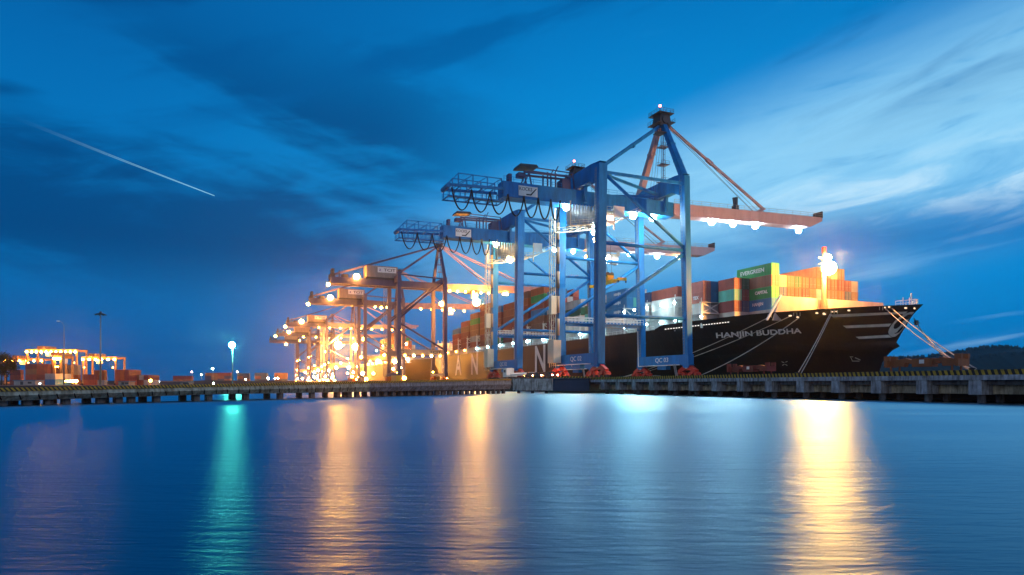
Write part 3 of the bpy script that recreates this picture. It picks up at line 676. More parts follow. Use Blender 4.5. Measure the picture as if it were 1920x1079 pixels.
lights1 = [(-3.9,46.3,WHITE,PWR,.75),(4.5,46.0,COOL,PWR*.8,.6),(15.8,46.3,COOL,PWR*1.2,.85),(22.0,46.3,WHITE,PWR*1.2,.85),
           (41.5,47.0,WHITE,PWR*.8,.75),(49.0,47.2,WHITE,PWR*.8,.75),(57.2,47.4,WHITE,PWR*.8,.75),(73.7,47.6,WHITE,PWR*.7,.7),(4.2,42.8,WHITE,PWR*.5,.6),(4.8,38.9,WARM,PWR*.5,.75),(4.0,40.8,WHITE,PWR*.5,.6)]
c1 = ship_crane_blue(138.4, "nearest and largest blue gantry crane, its tall mast above the ship bow", 6.0, ("QC 02","QC 03"), lights1, 0)
lights2 = [(-3.6,46.2,WARM,PWR,.8),(1.0,42.0,WARM,PWR*.8,1.0),(17,46.3,COOL,PWR*.6,.65),(24.0,46.3,COOL,PWR*.6,.65),
           (36.4,44.2,WHITE,PWR*.8,.85),(46.0,47.0,WHITE,PWR*.5,.65),(57.5,47.2,WHITE,PWR*.6,.75),(66.5,47.3,WARM,PWR*.5,.7)]
c2 = ship_crane_blue(186.4, "second blue gantry crane from the bow, its sign board half hidden by the nearest", 37.5, ("QC 02","QC 02"), lights2, 2)
lamp(c2, (29.2,9.8,Z(44.6)), ORANGE, PWR*.8, .8)
# spreader hanging from the second crane
spr = thing("container_spreader", "yellow lifting spreader hanging behind the nearest crane's large front leg", "spreader", at(82.2+8.2,148.65,28.3), PIER_ROT)
b = MB(); b.box((-0.5,-3.6,-0.5),(0.5,3.6,0.4)); b.box((-0.75,-1.4,0.4),(0.75,1.4,0.9))
for s in (-1,1): b.box((-0.3,s*3.6 if s > 0 else -7.0,-0.35),(0.3,7.0 if s > 0 else -3.6,0.25)); b.box((-1.22,s*7.0-0.25,-0.5),(1.22,s*7.0+0.25,0.2))
b.build("beam", yellow, spr)
for x in (-1.1,1.1):
    for y in (-7,7): MB().box((x-0.12,y-0.15,-1.0),(x+0.12,y+0.15,-0.501)).build("twist_lock", dark, spr)
b = MB(); b.box((-0.9,-1.8,0.9),(0.9,1.8,1.6)); b.build("headblock", yellow, spr)
for x in (-0.6,0.6):
    for y in (-1.2,1.2): MB().tube((x,y-0.15,1.9),(x,y+0.15,1.9),0.6,14).build("sheave", dark, spr)
for x in (-0.6,0.6):
    for y in (-1.2,1.2): MB().tube((8.2+x,10.25+y,Z(30.7)),(6.0+x*2.5,10.25+y*1.5,Z(45.3)),0.05,4).build("hoist_rope", dark, c1)

def terminal_crane(t0, label, lights, sign=True, trolley_x=44.0):
    r = thing("quay_crane", label, "gantry crane", at(82.2,t0,DECK), PIER_ROT, "gantry cranes along the pier")
    W2 = 22.0; YC = 11.0
    for x in (0,25):
        for y in (0,W2):
            b = MB(); b.post((x,y,Z(17.5)),(x,y,Z(60.5 if x == 0 else 59)),2.0,2.2,1.8,1.9)
            s = 1 if y > YC else -1
            b.post((x,y+s*1.6,Z(6.4)),(x,y,Z(20)),1.7,1.5,1.9,2.1)
            b.build("leg", navy, r)
            bogie(r, x, y, orange_p)
        b = MB(); b.box((x-0.9,-2.6,Z(6.4)),(x+0.9,W2+2.6,Z(8.0))); b.build("sill_beam", navy, r)
        b = MB(); b.box((x-0.9,0.9,Z(55.6)),(x+0.9,W2-0.9,Z(58.8))); b.build("transverse_beam", navy, r)
    for y in (0,W2):
        b = MB(); b.box((1,y-0.8,Z(17.6)),(24,y+0.8,Z(20.2))); tb = b.build("portal_beam", beige if y == 0 else navy, r)
        if y == 0:
            lettering(tb, "TCIT", 2.0, letter_black, (19.4,y-0.83,Z(18.9)), (1,0,0), (0,0,1), 0.02, stretch=1.45)
            rg = MB()
            for k in range(16):
                a0, a1 = 2*math.pi*k/16, 2*math.pi*(k+1)/16
                rg.bar((1.6+0.9*math.cos(a0),y-0.86,Z(18.9)+0.9*math.sin(a0)),(1.6+0.9*math.cos(a1),y-0.86,Z(18.9)+0.9*math.sin(a1)),0.06,0.28)
            rg.build("emblem", letter_black, tb)
        rl = MB(); rl.rail((1,y-0.7,Z(20.2)),(24,y-0.7,Z(20.2)),1.2,1.6,0.06); rl.build("railing", grey, tb)
        MB().tube((0.2,y,Z(34)),(24.5,y,Z(20.6)),0.5,8).build("diagonal_brace", navy, r, True)
        MB().tube((0.2,y,Z(36)),(20.5,y+ (4.5 if y < YC else -4.5),Z(54.2)),0.5,8).build("diagonal_brace", navy, r, True)
        MB().tube((0.2,y,Z(37.6)),(23.8,y,Z(56)),0.42,8).build("diagonal_brace", navy, r, True)
        MB().bar((0.5,y,Z(59.2)),(24.5,y,Z(58.2)),0.55,0.7).build("tie_beam", navy, r)
    g = MB()
    for y in (YC-3.2,YC+3.2): g.box((-33.4,y-0.8,Z(53.6)),(27.5,y+0.8,Z(57.0)))
    for x in range(-33,28,5): g.box((x-0.3,YC-2.4,Z(55.0)),(x+0.3,YC+2.4,Z(55.8)))
    gi = g.build("girder", navy, r)
    rl = MB(); rl.rail((-33.4,YC-4.2,Z(57.0)),(-16,YC-4.2,Z(57.0)),1.1,2.2,0.06); rl.rail((-33.4,YC+4.2,Z(57.0)),(-16,YC+4.2,Z(57.0)),1.1,2.2,0.06); rl.build("railing", dark, gi)
    bm_ = MB()
    for y in (YC-3.2,YC+3.2): bm_.prism([(28,Z(53.6)),(82,Z(55.4)),(86,Z(57.0)),(86,Z(58.4)),(28,Z(56.8))], 'y', y-0.7, y+0.7)
    for x in range(30,86,6): bm_.box((x-0.3,YC-2.5,Z(55.2)),(x+0.3,YC+2.5,Z(56.0)))
    bm_.build("boom", mauve, r)
    h_ = MB(); h_.box((-15.4,YC-4.2,Z(58.0)),(1.0,YC+4.2,Z(64.0)))
    for k in range(12): x = -14.8+k*1.35; h_.box((x-0.05,YC-4.25,Z(58.2)),(x+0.05,YC-4.2,Z(63.8)))
    ho = h_.build("machinery_house", beige, r)
    MB().box((-15.7,YC-4.5,Z(57.0)),(1.3,YC+4.5,Z(57.98))).build("base_frame", dark, ho)
    if sign:
        sg = MB(); sg.box((-9.6,YC-4.34,Z(60.6)),(0.2,YC-4.27,Z(63.4))); so_ = sg.build("sign_board", white, ho)
        lettering(so_, "TCIT", 2.0, letter_black, (-3.3,YC-4.37,Z(61.95)), (1,0,0), (0,0,1), 0.02, stretch=1.45)
        e = MB(); e.prism([(-8.9,Z(61.4)),(-7.9,Z(61.4)),(-8.2,Z(62.0)),(-7.9,Z(62.5)),(-8.7,Z(62.5)),(-8.5,Z(62.0))], 'y', YC-4.38, YC-4.345); e.build("emblem", paint("violet emblem", (0.16,0.10,0.35), 0.5), so_)
    b = MB(); b.box((-33.6,YC-3.6,Z(57.0)),(-31.4,YC+3.6,Z(58.6))); b.box((-32.8,YC-2.6,Z(58.6)),(-31.4,YC+2.6,Z(61.4))); b.bar((-29,YC-2,Z(57)),(-29,YC-2,Z(60.6)),0.5); b.box((-27.5,YC-3,Z(57)),(-24.5,YC+3,Z(58.8)))
    b.build("winch_platform", dark, r)
    for y0, y1 in ((0.3,YC-1.0),(W2-0.3,YC+1.0)):
        MB().bar((25,y0,Z(58.6)),(25.0,y1,Z(78)),1.5,1.4,1.1,1.1).build("mast_leg", navy, r)
    hd = MB(); hd.box((23.4,YC-2,Z(77)),(26.6,YC+2,Z(79))); hd.tube((25,YC-2.2,Z(78.6)),(25,YC+2.2,Z(78.6)),0.9,12); hd.box((22.8,YC-2.6,Z(79.0)),(27.2,YC+2.6,Z(79.15))); hd.rail((22.9,YC-2.5,Z(79.15)),(27.1,YC-2.5,Z(79.15)),1.0,1.3,0.06)
    hd.build("mast_head", dark, r)
    for y in (YC-2.6,YC+2.6):
        MB().bar((24.4,YC+(y-YC)*0.4,Z(78)),(-31.6,y,Z(58.6)),0.5,0.6).build("backstay", navy, r)
        MB().bar((24.4,YC+(y-YC)*0.4,Z(77.6)),(0.6,0.0 if y < YC else W2,Z(60.0)),0.75,0.85).build("backstay", navy, r)
        MB().bar((25.8,YC+(y-YC)*0.4,Z(78)),(55,y,Z(57.6)),0.4,0.45).build("forestay", mauve, r)
        MB().bar((25.8,YC+(y-YC)*0.4,Z(78.4)),(80,y,Z(58.2)),0.4,0.45).build("forestay", mauve, r)
    ld = MB()
    for x in (-0.5,0.5): ld.tube((23.0+x,1.5,Z(59)),(23.0+x,5.5,Z(76)),0.1,4)
    for z, y in ((62,2.2),(66,3.2),(70,4.2)): ld.box((21.8,y-1.2,Z(z)),(24.2,y+0.8,Z(z+0.12))); ld.rail((21.9,y-1.1,Z(z)),(24.1,y-1.1,Z(z)),1.0,1.0,0.05)
    ld.build("ladder_mast", navy, r)
    tr = MB(); tr.box((trolley_x-3.5,YC-4,Z(53.0)),(trolley_x+3.5,YC+4,Z(53.8))); tr.tube((trolley_x-1.5,YC-3,Z(54.4)),(trolley_x-1.5,YC+3,Z(54.4)),0.5,10); tr.build("trolley", dark, r)
    cb = MB(); cb.box((trolley_x-1.4,YC-5.6,Z(49.6)),(trolley_x+1.4,YC-3.2,Z(52.6))); co = cb.build("operator_cabin", white, r)
    MB().box((trolley_x-1.1,YC-5.64,Z(50.2)),(trolley_x+1.1,YC-5.605,Z(51.8))).build("window", glow("cabin window", (1,.9,.7), 2.2), co)
    s = MB(); lx, ly = -2.4, W2
    for dx, dy in ((-0.6,-0.6),(0.6,-0.6),(0.6,0.6),(-0.6,0.6)): s.tube((lx+dx,ly+dy,Z(6.5)),(lx+dx,ly+dy,Z(58)),0.1,4)
    for k in range(17): z = 7+k*3.0; sgn = 1 if k % 2 else -1; s.bar((lx-0.6*sgn,ly-0.6,Z(z)),(lx+0.6*sgn,ly-0.6,Z(z+3)),0.1)
    s.build("lift_shaft", grey, r)
    for pos, col, st_, rad in lights: lamp(r, pos, col, st_, rad)
    return r
P2 = 190.0
strip = lambda x0, x1, n, st, rad: [((x0+(x1-x0)*k/(n-1), 7.4, Z(53.2)), AMBER, st, rad) for k in range(n)]
portal = lambda st, n=4: [((3+19*k/(n-1), -1.0, Z(17.0)), WARM if k % 2 else AMBER, st, .6) for k in range(n)]
low = lambda st: [((x,y,Z(z)), c, st*1.8, rad*1.25) for x,y,z,c,rad in ((0,-3,5.2,AMBER,1.0),(0,8,9.0,WARM,.9),(0,20,6.5,AMBER,1.0),(8,-1.5,17,AMBER,1.1),(19,-1.5,17,WARM,1.0),(25,-3,6,AMBER,1.0),(25,16,9,AMBER,1.0),(0,24,14,AMBER,1.0),(25,24,22,AMBER,.8),(-1.2,0,31,ORANGE,.7),(5,-1.6,9,AMBER,.8),(12,-1.6,21,ORANGE,.8),(18,-1.4,12,AMBER,.7),(25,8,13,WARM,.8),(0,14,20,ORANGE,.8),(12,23.4,19,AMBER,.9),(22,23.4,26,ORANGE,.7),(3,23.4,33,AMBER,.7))]
l3 = [((-34.5,8,Z(53.0)),AMBER,P2,.9),((-20.5,6.6,Z(57.6)),AMBER,P2*1.5,1.5),((44,3.0,Z(47)),AMBER,P2*8,2.0),((23.4,1.0,Z(45)),AMBER,P2,1.3),((64,8,Z(53.4)),ORANGE,P2,1.0)] + strip(30,62,8,P2*.35,.8) + portal(P2*.5,5) + [((0,-3.4,Z(5.0)),AMBER,P2*.5,.5),((25,-3.4,Z(5.0)),AMBER,P2*.5,.5),((25,23,Z(9)),AMBER,P2*.6,.7),((0,24.5,Z(8)),WARM,P2*.6,.6),((12,23.4,Z(21)),ORANGE,P2*.5,.6),((5,23.4,Z(34)),ORANGE,P2*.4,.5)]
terminal_crane(341.4, "third crane from the bow, dark with a grey machinery house and sign, lit orange", l3)
l4 = [((-34.5,8,Z(53.0)),AMBER,P2,1.0),((-21,6.6,Z(57.6)),AMBER,P2*1.5,1.7),((60,8,Z(53.4)),WARM,P2,1.2),((10.5,0,Z(52)),AMBER,P2*.4,.9)] + strip(8,70,9,P2*.3,.8) + portal(P2*.7,4) + low(P2*.45)
terminal_crane(433.0, "fourth crane from the bow, dark with a pale house, overlapping the third behind its sign", l4, True, 60)
l5 = [((-34.5,8,Z(53.0)),AMBER,P2,1.2),((-21,6.6,Z(57.8)),AMBER,P2,2.0),((9.5,-2,Z(37)),AMBER,P2*9,3.2),((25,-2,Z(36)),AMBER,P2*7,2.8)] + strip(-6,70,9,P2*.25,.9) + low(P2*.7)
terminal_crane(612.0, "fifth crane from the bow, dark, with a small beige house, above orange lights", l5, True, 30)
l6 = [((-34.5,8,Z(53.0)),AMBER,P2,1.3),((-21,6.6,Z(57.8)),AMBER,P2,1.7)] + strip(-6,60,6,P2*.25,1.0) + low(P2*.7)
terminal_crane(742.0, "sixth crane from the bow, small in the distance behind the fifth", l6, False, 30)
l7 = [((-14,6.6,Z(52.0)),AMBER,P2,1.4),((2,6.6,Z(57.0)),AMBER,P2*.6,1.0)] + low(P2*.8)
terminal_crane(868.0, "farthest and leftmost quay crane, smallest of the row in the distance", l7, False, 30)
# ------------------------------------------------------------------ ships
QC, HB = 135.0, 22.4
STEM = [(0,12),(3,11),(6.9,9.6),(9.3,7.6),(10.2,5.2),(11.0,6.3),(12.8,5.2),(16.9,2.4),(18.9,0.0),(30,-2)]
def stem(z):
    for (a,x),(b,y) in zip(STEM, STEM[1:]):
        if z <= b: return x+(y-x)*(z-a)/(b-a)
    return 0.0
class Hull:
    def __init__(s, bow, length, fore=61.0): s.bow, s.L, s.fore = bow, length, fore
    def top(s, d): return 18.9-0.2*min(1,d/15) if d < s.fore else (17.6 if d > s.fore+3 else 18.7-1.1*(d-s.fore)/3)
    def hb(s, t, z):
        st = stem(z); d = max(0.0,(t-s.bow-st))*s.L/(s.L-st)
        a = HB*(1-math.exp(-(d/14.5)**1.15)); b = HB*(1-math.exp(-(d/45.0)**1.5))
        k = min(1,max(0,z/18.5))**1.4
        w = b+(a-b)*k
        e = s.bow+s.L-t
        if e < 40: w *= 1-(0.35*(1-k)+0.12)*(1-e/40)**2
        return w
    def local(s, t, z, side=-1, off=0.0): return (side*(s.hb(t,z)+off), t-s.bow, z)
    def world(s, t, z, off=0.0): return at(QC-s.hb(t,z)-off, t, z)
    def find(s, px, py, t=120.0, z=14.0):
        def res(t,z):
            p = s.world(t,z); return 960+F*p.x/p.y-px, HZ-F*(p.z-CAMZ)/p.y-py
        for _ in range(40):
            r = res(t,z); e = 0.01
            a = res(t+e,z); b = res(t,z+e)
            J = ((a[0]-r[0])/e,(b[0]-r[0])/e,(a[1]-r[1])/e,(b[1]-r[1])/e); det = J[0]*J[3]-J[1]*J[2]
            if abs(det) < 1e-9: break
            dt = (r[0]*J[3]-J[1]*r[1])/det; dz = (J[0]*r[1]-J[2]*r[0])/det
            t -= max(-6,min(6,dt))*0.7; z -= max(-3,min(3,dz))*0.7
            z = min(18.8,max(0.2,z)); t = max(s.bow+stem(z)+0.15, t)
        return t, z
    def build(s, root, mat):
        ds = [0,.25,.6,1,1.5,2.2,3,4,5,6.2,7.6,9,10.5,12,14,16,18.5,21,24,27,30,34,38,42,46,50,54,58,60.9,61.5,62.5,64.1,68,74,80,88,98,110,130,160]
        ds = [d for d in ds if d < s.L-42] + [s.L-40,s.L-30,s.L-20,s.L-12,s.L-6,s.L]
        NW = 22; vs = []; fs = []
        def put(side):
            base = len(vs)
            for j in range(NW+1):
                for d in ds:
                    z = s.top(d)*j/NW if j else -2.0
                    st = stem(max(0,z)); t = s.bow+st+d*(s.L-st)/s.L
                    vs.append((side*s.hb(t,max(0,z)), t-s.bow, z))
            n = len(ds)
            for j in range(NW):
                for i in range(n-1):
                    a = base+j*n+i; fs.append((a,a+1,a+n+1,a+n))
            return base
        b0 = put(-1); b1 = put(1); n = len(ds)
        for j in range(NW): a = b0+j*n+n-1; b = b1+j*n+n-1; fs.append((a,b,b+n,a+n))   # transom
        m_ = MB(); m_.add(vs, fs); o = m_.build("hull", mat, root, True)
        dk = MB(); dv = []; df_ = []
        for d in ds:
            z = 16.7; st = stem(z); t = s.bow+st+d*(s.L-st)/s.L; w = max(0,s.hb(t,z)-0.08)
            dv += [(-w,t-s.bow,z),(w,t-s.bow,z)]
        df_ = [(2*i,2*i+1,2*i+3,2*i+2) for i in range(len(ds)-1)]
        dk.add(dv, df_); dk.build("deck", paint("red brown deck paint", (0.22,0.07,0.05), 0.7), root)
        return o
    def patch(s, parent, name, mat, quads, off=0.07, n=10, m=2):
        # each quad: four photo points (a,b,c,d) with a-b and d-c the long edges, laid on the plating
        mb = MB()
        for a,b,c,d in quads:
            vs = []
            for j in range(m+1):
                for i in range(n+1):
                    u, v = i/n, j/m
                    px = (a[0]*(1-u)+b[0]*u)*(1-v)+(d[0]*(1-u)+c[0]*u)*v; py = (a[1]*(1-u)+b[1]*u)*(1-v)+(d[1]*(1-u)+c[1]*u)*v
                    t, z = s.find(px, py); vs.append(s.local(t, z, -1, off))
            mb.add(vs, [(j*(n+1)+i, j*(n+1)+i+1, (j+1)*(n+1)+i+1, (j+1)*(n+1)+i) for j in range(m) for i in range(n)])
        return mb.build(name, mat, parent)
    def shape(s, parent, name, mat, polys, off=0.07):
        mb = MB()
        for poly in polys:
            mb.add([(x, y, 0) for x, y in poly], [tuple(range(len(poly)))])
        me = mb.mesh(name); bm = bmesh.new(); bm.from_mesh(me); bmesh.ops.triangulate(bm, faces=bm.faces[:])
        if len(polys[0]) > 10: bmesh.ops.subdivide_edges(bm, edges=bm.edges[:], cuts=4, use_grid_fill=True)
        for v in bm.verts: v.co = s.local(*s.find(v.co.x, v.co.y), -1, off)
        bmesh.ops.recalc_face_normals(bm, faces=bm.faces[:]); bm.to_mesh(me); bm.free()
        me.materials.append(mat); o = bpy.data.objects.new(name, me); C.objects.link(o); o.parent = parent; return o

def hull_paint(name, base_c, rust):
    m, nt_, b_ = nodes(name); L_ = nt_.links.new
    tc_ = nt_.nodes.new("ShaderNodeTexCoord"); mp_ = nt_.nodes.new("ShaderNodeMapping"); mp_.inputs["Scale"].default_value = (0.9,0.9,0.07)
    n_ = nt_.nodes.new("ShaderNodeTexNoise"); n_.inputs["Scale"].default_value = 0.8; n_.inputs["Detail"].default_value = 8; n_.inputs["Roughness"].default_value = 0.62
    L_(tc_.outputs["Object"], mp_.inputs[0]); L_(mp_.outputs[0], n_.inputs["Vector"])
    r_ = nt_.nodes.new("ShaderNodeValToRGB"); r_.color_ramp.elements[0].position = 0.52; r_.color_ramp.elements[0].color = (*base_c,1)
    r_.color_ramp.elements[1].position = 0.74; r_.color_ramp.elements[1].color = (*rust,1); L_(n_.outputs["Fac"], r_.inputs[0]); L_(r_.outputs[0], b_.inputs["Base Color"])
    sp_ = nt_.nodes.new("ShaderNodeSeparateXYZ"); L_(tc_.outputs["Object"], sp_.inputs[0]); cb_ = nt_.nodes.new("ShaderNodeCombineXYZ"); L_(sp_.outputs[1], cb_.inputs[0]); L_(sp_.outputs[2], cb_.inputs[1])
    bk = nt_.nodes.new("ShaderNodeTexBrick"); bk.inputs["Scale"].default_value = 1.0; bk.inputs["Brick Width"].default_value = 9.0; bk.inputs["Row Height"].default_value = 2.4; bk.inputs["Mortar Size"].default_value = 0.05
    L_(cb_.outputs[0], bk.inputs["Vector"]); n3 = nt_.nodes.new("ShaderNodeTexNoise"); n3.inputs["Scale"].default_value = 0.5; L_(tc_.outputs["Object"], n3.inputs["Vector"])
    ma = nt_.nodes.new("ShaderNodeMath"); ma.operation = "ADD"; L_(bk.outputs["Fac"], ma.inputs[0]); L_(n3.outputs["Fac"], ma.inputs[1])
    bp_ = nt_.nodes.new("ShaderNodeBump"); bp_.inputs["Strength"].default_value = 0.35; bp_.inputs["Distance"].default_value = 0.12; L_(ma.outputs[0], bp_.inputs["Height"]); L_(bp_.outputs[0], b_.inputs["Normal"])
    b_.inputs["Roughness"].default_value = 0.45; b_.inputs["Specular IOR Level"].default_value = 0.3
    return m
hull_black = hull_paint("black hull paint", (0.011,0.0105,0.0115), (0.026,0.018,0.015))
hull_brown = paint("brown hull paint", (0.10,0.065,0.035), 0.5, var=0.3, scale=0.15)
hull_mark = paint("faded hull marking", (0.62,0.68,0.60), 0.6, var=0.25, scale=0.5)
break_m = paint("breakwater buff paint", (0.46,0.38,0.36), 0.6, var=0.2)
H1 = Hull(95.0, 300.0)
ship = thing("container_ship", "large black hulled container ship moored at the pier with its bow to the right", "container ship", at(QC,95,0), PIER_ROT)
hull1 = H1.build(ship, hull_black)
# painted marks on the bow
def zp(x, y): return (1540+x/6.745, 560+y/6.745)
H1.patch(ship, "bow_stripe", hull_mark, [(zp(105,205),zp(1095,166),zp(1060,195),zp(150,240))], n=24)
H1.patch(ship, "bow_stripe", hull_mark, [(zp(275,345),zp(890,318),zp(858,355),zp(320,376))], n=18)
H1.patch(ship, "bow_stripe", hull_mark, [(zp(435,485),zp(852,460),zp(895,494),zp(480,512))], n=14)
em = H1.shape(ship, "bow_emblem", hull_mark, [[zp(*p) for p in ((850,430),(858,395),(885,345),(930,288),(990,238),(1060,195),(1130,172),(1172,172),(1172,205),(1140,252),(1090,320),(1030,390),(985,445),(940,482),(900,490),(865,465))]], 0.09)
H1.shape(em, "emblem_swirl", hull_black, [[zp(*p) for p in ((918,372),(928,330),(968,288),(1035,248),(1100,206),(1145,200),(1142,238),(1105,262),(1058,270),(1028,302),(1000,350),(962,380),(930,386))],
    [zp(*p) for p in ((922,440),(958,430),(998,380),(1028,352),(1046,350),(1030,386),(988,430),(948,446))]], 0.13)
me = text_mesh("HANJIN BUDDHA", 1.0, 0.028, 0.0); xs = [v.co.x for v in me.vertices]; ys = [v.co.y for v in me.vertices]; x0, x1, y0, y1 = min(xs), max(xs), min(ys), max(ys)
for v in me.vertices:
    u, w_ = (v.co.x-x0)/(x1-x0), (v.co.y-y0)/(y1-y0)
    v.co = H1.local(*H1.find(1344+160*u-1.5*w_, 637.5-9.2*u-13.0*w_, 132, 13), -1, 0.07)
me.name = "ship_name"; me.materials.clear(); me.materials.append(paint("name lettering", (0.86,0.87,0.85), 0.6, var=0.1)); o = bpy.data.objects.new("ship_name", me); C.objects.link(o); o.parent = ship
for ch, t in zip("HANJIN", (360,335,310,285,260,235)):
    lettering(ship, ch, 14.6, letter_white, (-HB-0.08, t-95, 11.4), (0,-1,0), (0,0,1), 0.25, "hull_letter", 0.95)
lit = glow("lit fairlead", (1,.72,.45), 1.3); litw = glow("lit scupper", (1,.93,.85), 1.1)  # fairleads glow in place of the lit deck inside; scuppers glow likewise
for px, py, w_, h_ in ((1482,592.5,7,3),(1496,595,6,2.6),(1532,587.5,6,3),(1546,589.5,7,2.8),(1592,582.5,6,3),(1545,588,5,2.4),(1561,585,3.5,2.6),(1568,584.5,3.5,2.6),(1660,577,4.5,3.2),(1667.5,576,4.5,3),(1698.5,578,6,3.2),(1715,578.6,4,3.4)):
    H1.shape(ship, "fairlead", lit, [[(px+w_/2*math.cos(k*.6283), py+h_/2*math.sin(k*.6283)) for k in range(10)]], 0.06)
for px, py in ((1447,593.0),(1495,590),(1565,585.5),(1656,579)):
    q_ = [((px-7+k*6,py-3-0.2*k),(px-5.6+k*6,py-3-0.2*k),(px-5.6+k*6,py+3),(px-7+k*6,py+3)) for k in range(3)]
    H1.patch(ship, "roller_frame", hull_mark, q_, n=1, m=1, off=0.1)
for k in range(24):
    px = 1247+k*5.1; py = 617-13.2*k/23
    H1.patch(ship, "scupper", litw, [((px,py),(px+3.0,py-.35),(px+3.0,py+1.3),(px,py+1.6))], n=1, m=1)
H1.patch(ship, "bulb_mark", hull_mark, [((1594,669),(1600,669),(1600,670),(1594,670)),((1595,670),(1596,670),(1599,677),(1598,677)),((1598,677),(1612,677),(1612,678),(1598,678)),((1604,670.5),(1614,675),(1613.4,676),(1603,671.5))], n=2, m=1)
H1.patch(ship, "thruster_mark", hull_mark, [((1466,678),(1471,680),(1470.5,681),(1466,679.4)),((1473,679),(1477,677.4),(1477,678.6),(1473,680)),((1467,685),(1471,683),(1471.5,684),(1467.5,686)),((1473,683),(1477,685.4),(1476.5,686.4),(1472.6,684))], n=1, m=1)
# deck gear of the fore ship; local x = q-135, y = t-95
X = lambda q: q-QC
Y = lambda t: t-95.0
b = MB(); b.prism([(X(116.2),16.8),(X(118.6),22.6),(X(152.5),22.6),(X(154.0),16.8)], 'y', Y(118.0), Y(118.35))
for q in range(120,153,4): b.prism([(Y(118.36),16.8),(Y(118.36),22.0),(Y(121.5),16.8)], 'x', X(q), X(q)+0.15)
bw = b.build("breakwater", break_m, ship)
MB().bar((X(114.4),Y(118.1),16.8),(X(118.7),Y(118.1),22.75),0.5,0.35).build("edge_rib", white, bw)
b = MB(); b.tube((X(130.4),Y(116.4),16.7),(X(130.4),Y(116.4),22),1.25,12,0.8); b.tube((X(130.4),Y(116.4),22),(X(130.4),Y(116.4),33.2),0.6,12,0.35)
b.box((X(129.4),Y(115.4),30.6),(X(131.4),Y(117.0),30.8)); b.bar((X(128.6),Y(116.4),32),(X(132.2),Y(116.4),32),0.2)
fm = b.build("foremast", paint("mast grey buff", (0.22,0.17,0.14), 0.6), ship)
b = MB(); b.box((X(130.0),Y(116.1),33.2),(X(130.8),Y(116.7),34.6)); b.build("mast_cap", redp, fm)
lamp(fm, (X(130.0),Y(114.6),29.3), (1,.40,.07), 1200.0, 1.6, "mast_lamp")
lamp(fm, (X(130.5),Y(115.4),31.9), (1,.58,.22), 260.0, .8, "mast_lamp")
b = MB()
for a in (-1.4,-0.5,0.6,1.6): b.tube((a,Y(98.6),17),(a,Y(98.6),20.2+0.6*math.sin(a*3)),0.09,5)
b.tube((0.4,Y(98.0),17),(0.4,Y(98.0),21.6),0.1,5); b.rail((-2.4,Y(99.6),18.7),(-0.2,Y(96.4),18.9),1.2,0.9,0.06); b.rail((2.4,Y(99.6),18.7),(0.2,Y(96.4),18.9),1.2,0.9,0.06)
b.build("jackstaff", white, ship)
for q, t in ((124.5,113),(128,109),(134,104),(141,110)):
    b = MB(); b.tube((X(q)-1.2,Y(t),17.7),(X(q)+1.2,Y(t),17.7),0.7,12); b.box((X(q)-1.5,Y(t)-0.6,16.7),(X(q)+1.5,Y(t)+0.6,17.4)); b.build("windlass", grey, ship)
b = MB(); b.box((-11.2,Y(124.5),16.7),(20.6,Y(139.8),20.6)); b.box((-15.9,Y(133.9),16.7),(-11.21,Y(139.8),20.6)); b.build("hatch_coaming", paint("coaming grey", (0.36,0.37,0.36), 0.6), ship)
for t0_, t1_ in ((140.6,150.8),(151.6,176.6),(177.0,247),(247.5,380)):
    b = MB(); b.box((-20.6,Y(t0_),16.7),(20.6,Y(t1_),20.6)); b.box((-20.9,Y(t0_),20.2),(20.9,Y(t1_),20.45)); b.build("hatch_coaming", paint("coaming grey", (0.36,0.37,0.36), 0.6), ship)
def lash(ship_, y, x0, x1, z1):
    b = MB()
    for x in [x0+(x1-x0)*k/6 for k in range(7)]: b.bar((x,y,16.7),(x,y,z1),0.5,0.5)
    for z in (20.6,23.4,z1): b.box((x0-0.4,y-0.45,z-0.12),(x1+0.4,y+0.45,z+0.12))
    for z in (23.4,z1): b.rail((x0-0.3,y-0.4,z+0.1),(x0+0.1,y+0.4,z+0.1),1.0,0.5,0.05)
    b.bar((x0,y,20.6),(x0+6,y,z1),0.2); b.bar((x0+6,y,20.6),(x0,y,z1),0.2)
    return b.build("lashing_bridge", white, ship_)
for t in (139.9+0.35,151.3,164.6,176.9,190.6,205,219.6,234.6,249.6,264.6,279.6,294.6,309.8,324,338.6,353.2,367.8): lash(ship, Y(t), -21.2, 21.2, 25.6 if t > 150 else 23.4)
b = MB()
for a in range(0,23): b.rail((-HB+0.3,Y(160+a*10),17.5),(-HB+0.3,Y(170+a*10),17.5),1.1,2.5,0.05)
b.build("railing", white, ship)
for t in (140.2,151.2,158,164.6,176.8,190.6,205,219.6,234.6,249.6,264.6,279.6,294.6,309.8,328,342,357,372):
    lamp(ship, (-HB+1.0, Y(t), 19.6), COOL if t < 320 else AMBER, 95.0 if t < 240 else 60.0, .3 if t < 200 else .5, "deck_light")
for t in (151.3,157.5,164.4,171,176.6): lamp(ship, (-HB+0.9, Y(t), 24.5), WHITE, 85.0, .32, "deck_light")
b = MB(); b.box((-16,Y(381),17),(16,Y(391),26)); b.box((-20,Y(382),24.5),(20,Y(388),26.2)); b.box((-6,Y(384),26.2),(6,Y(389),29))
sp_ = b.build("superstructure", white, ship)
for z in (18.5,21.0,23.0):
    wb = MB()
    wb.box((-14,Y(380.96),z),(14,Y(380.99),z+0.9))
    wb.build("window", glow("ship window", (1,.75,.45), 0.9), sp_)
b = MB(); b.tube((0,Y(386),29),(0,Y(386),34),0.4,8); b.bar((-3,Y(386),32),(3,Y(386),32),0.3); b.build("radar_mast", white, sp_)

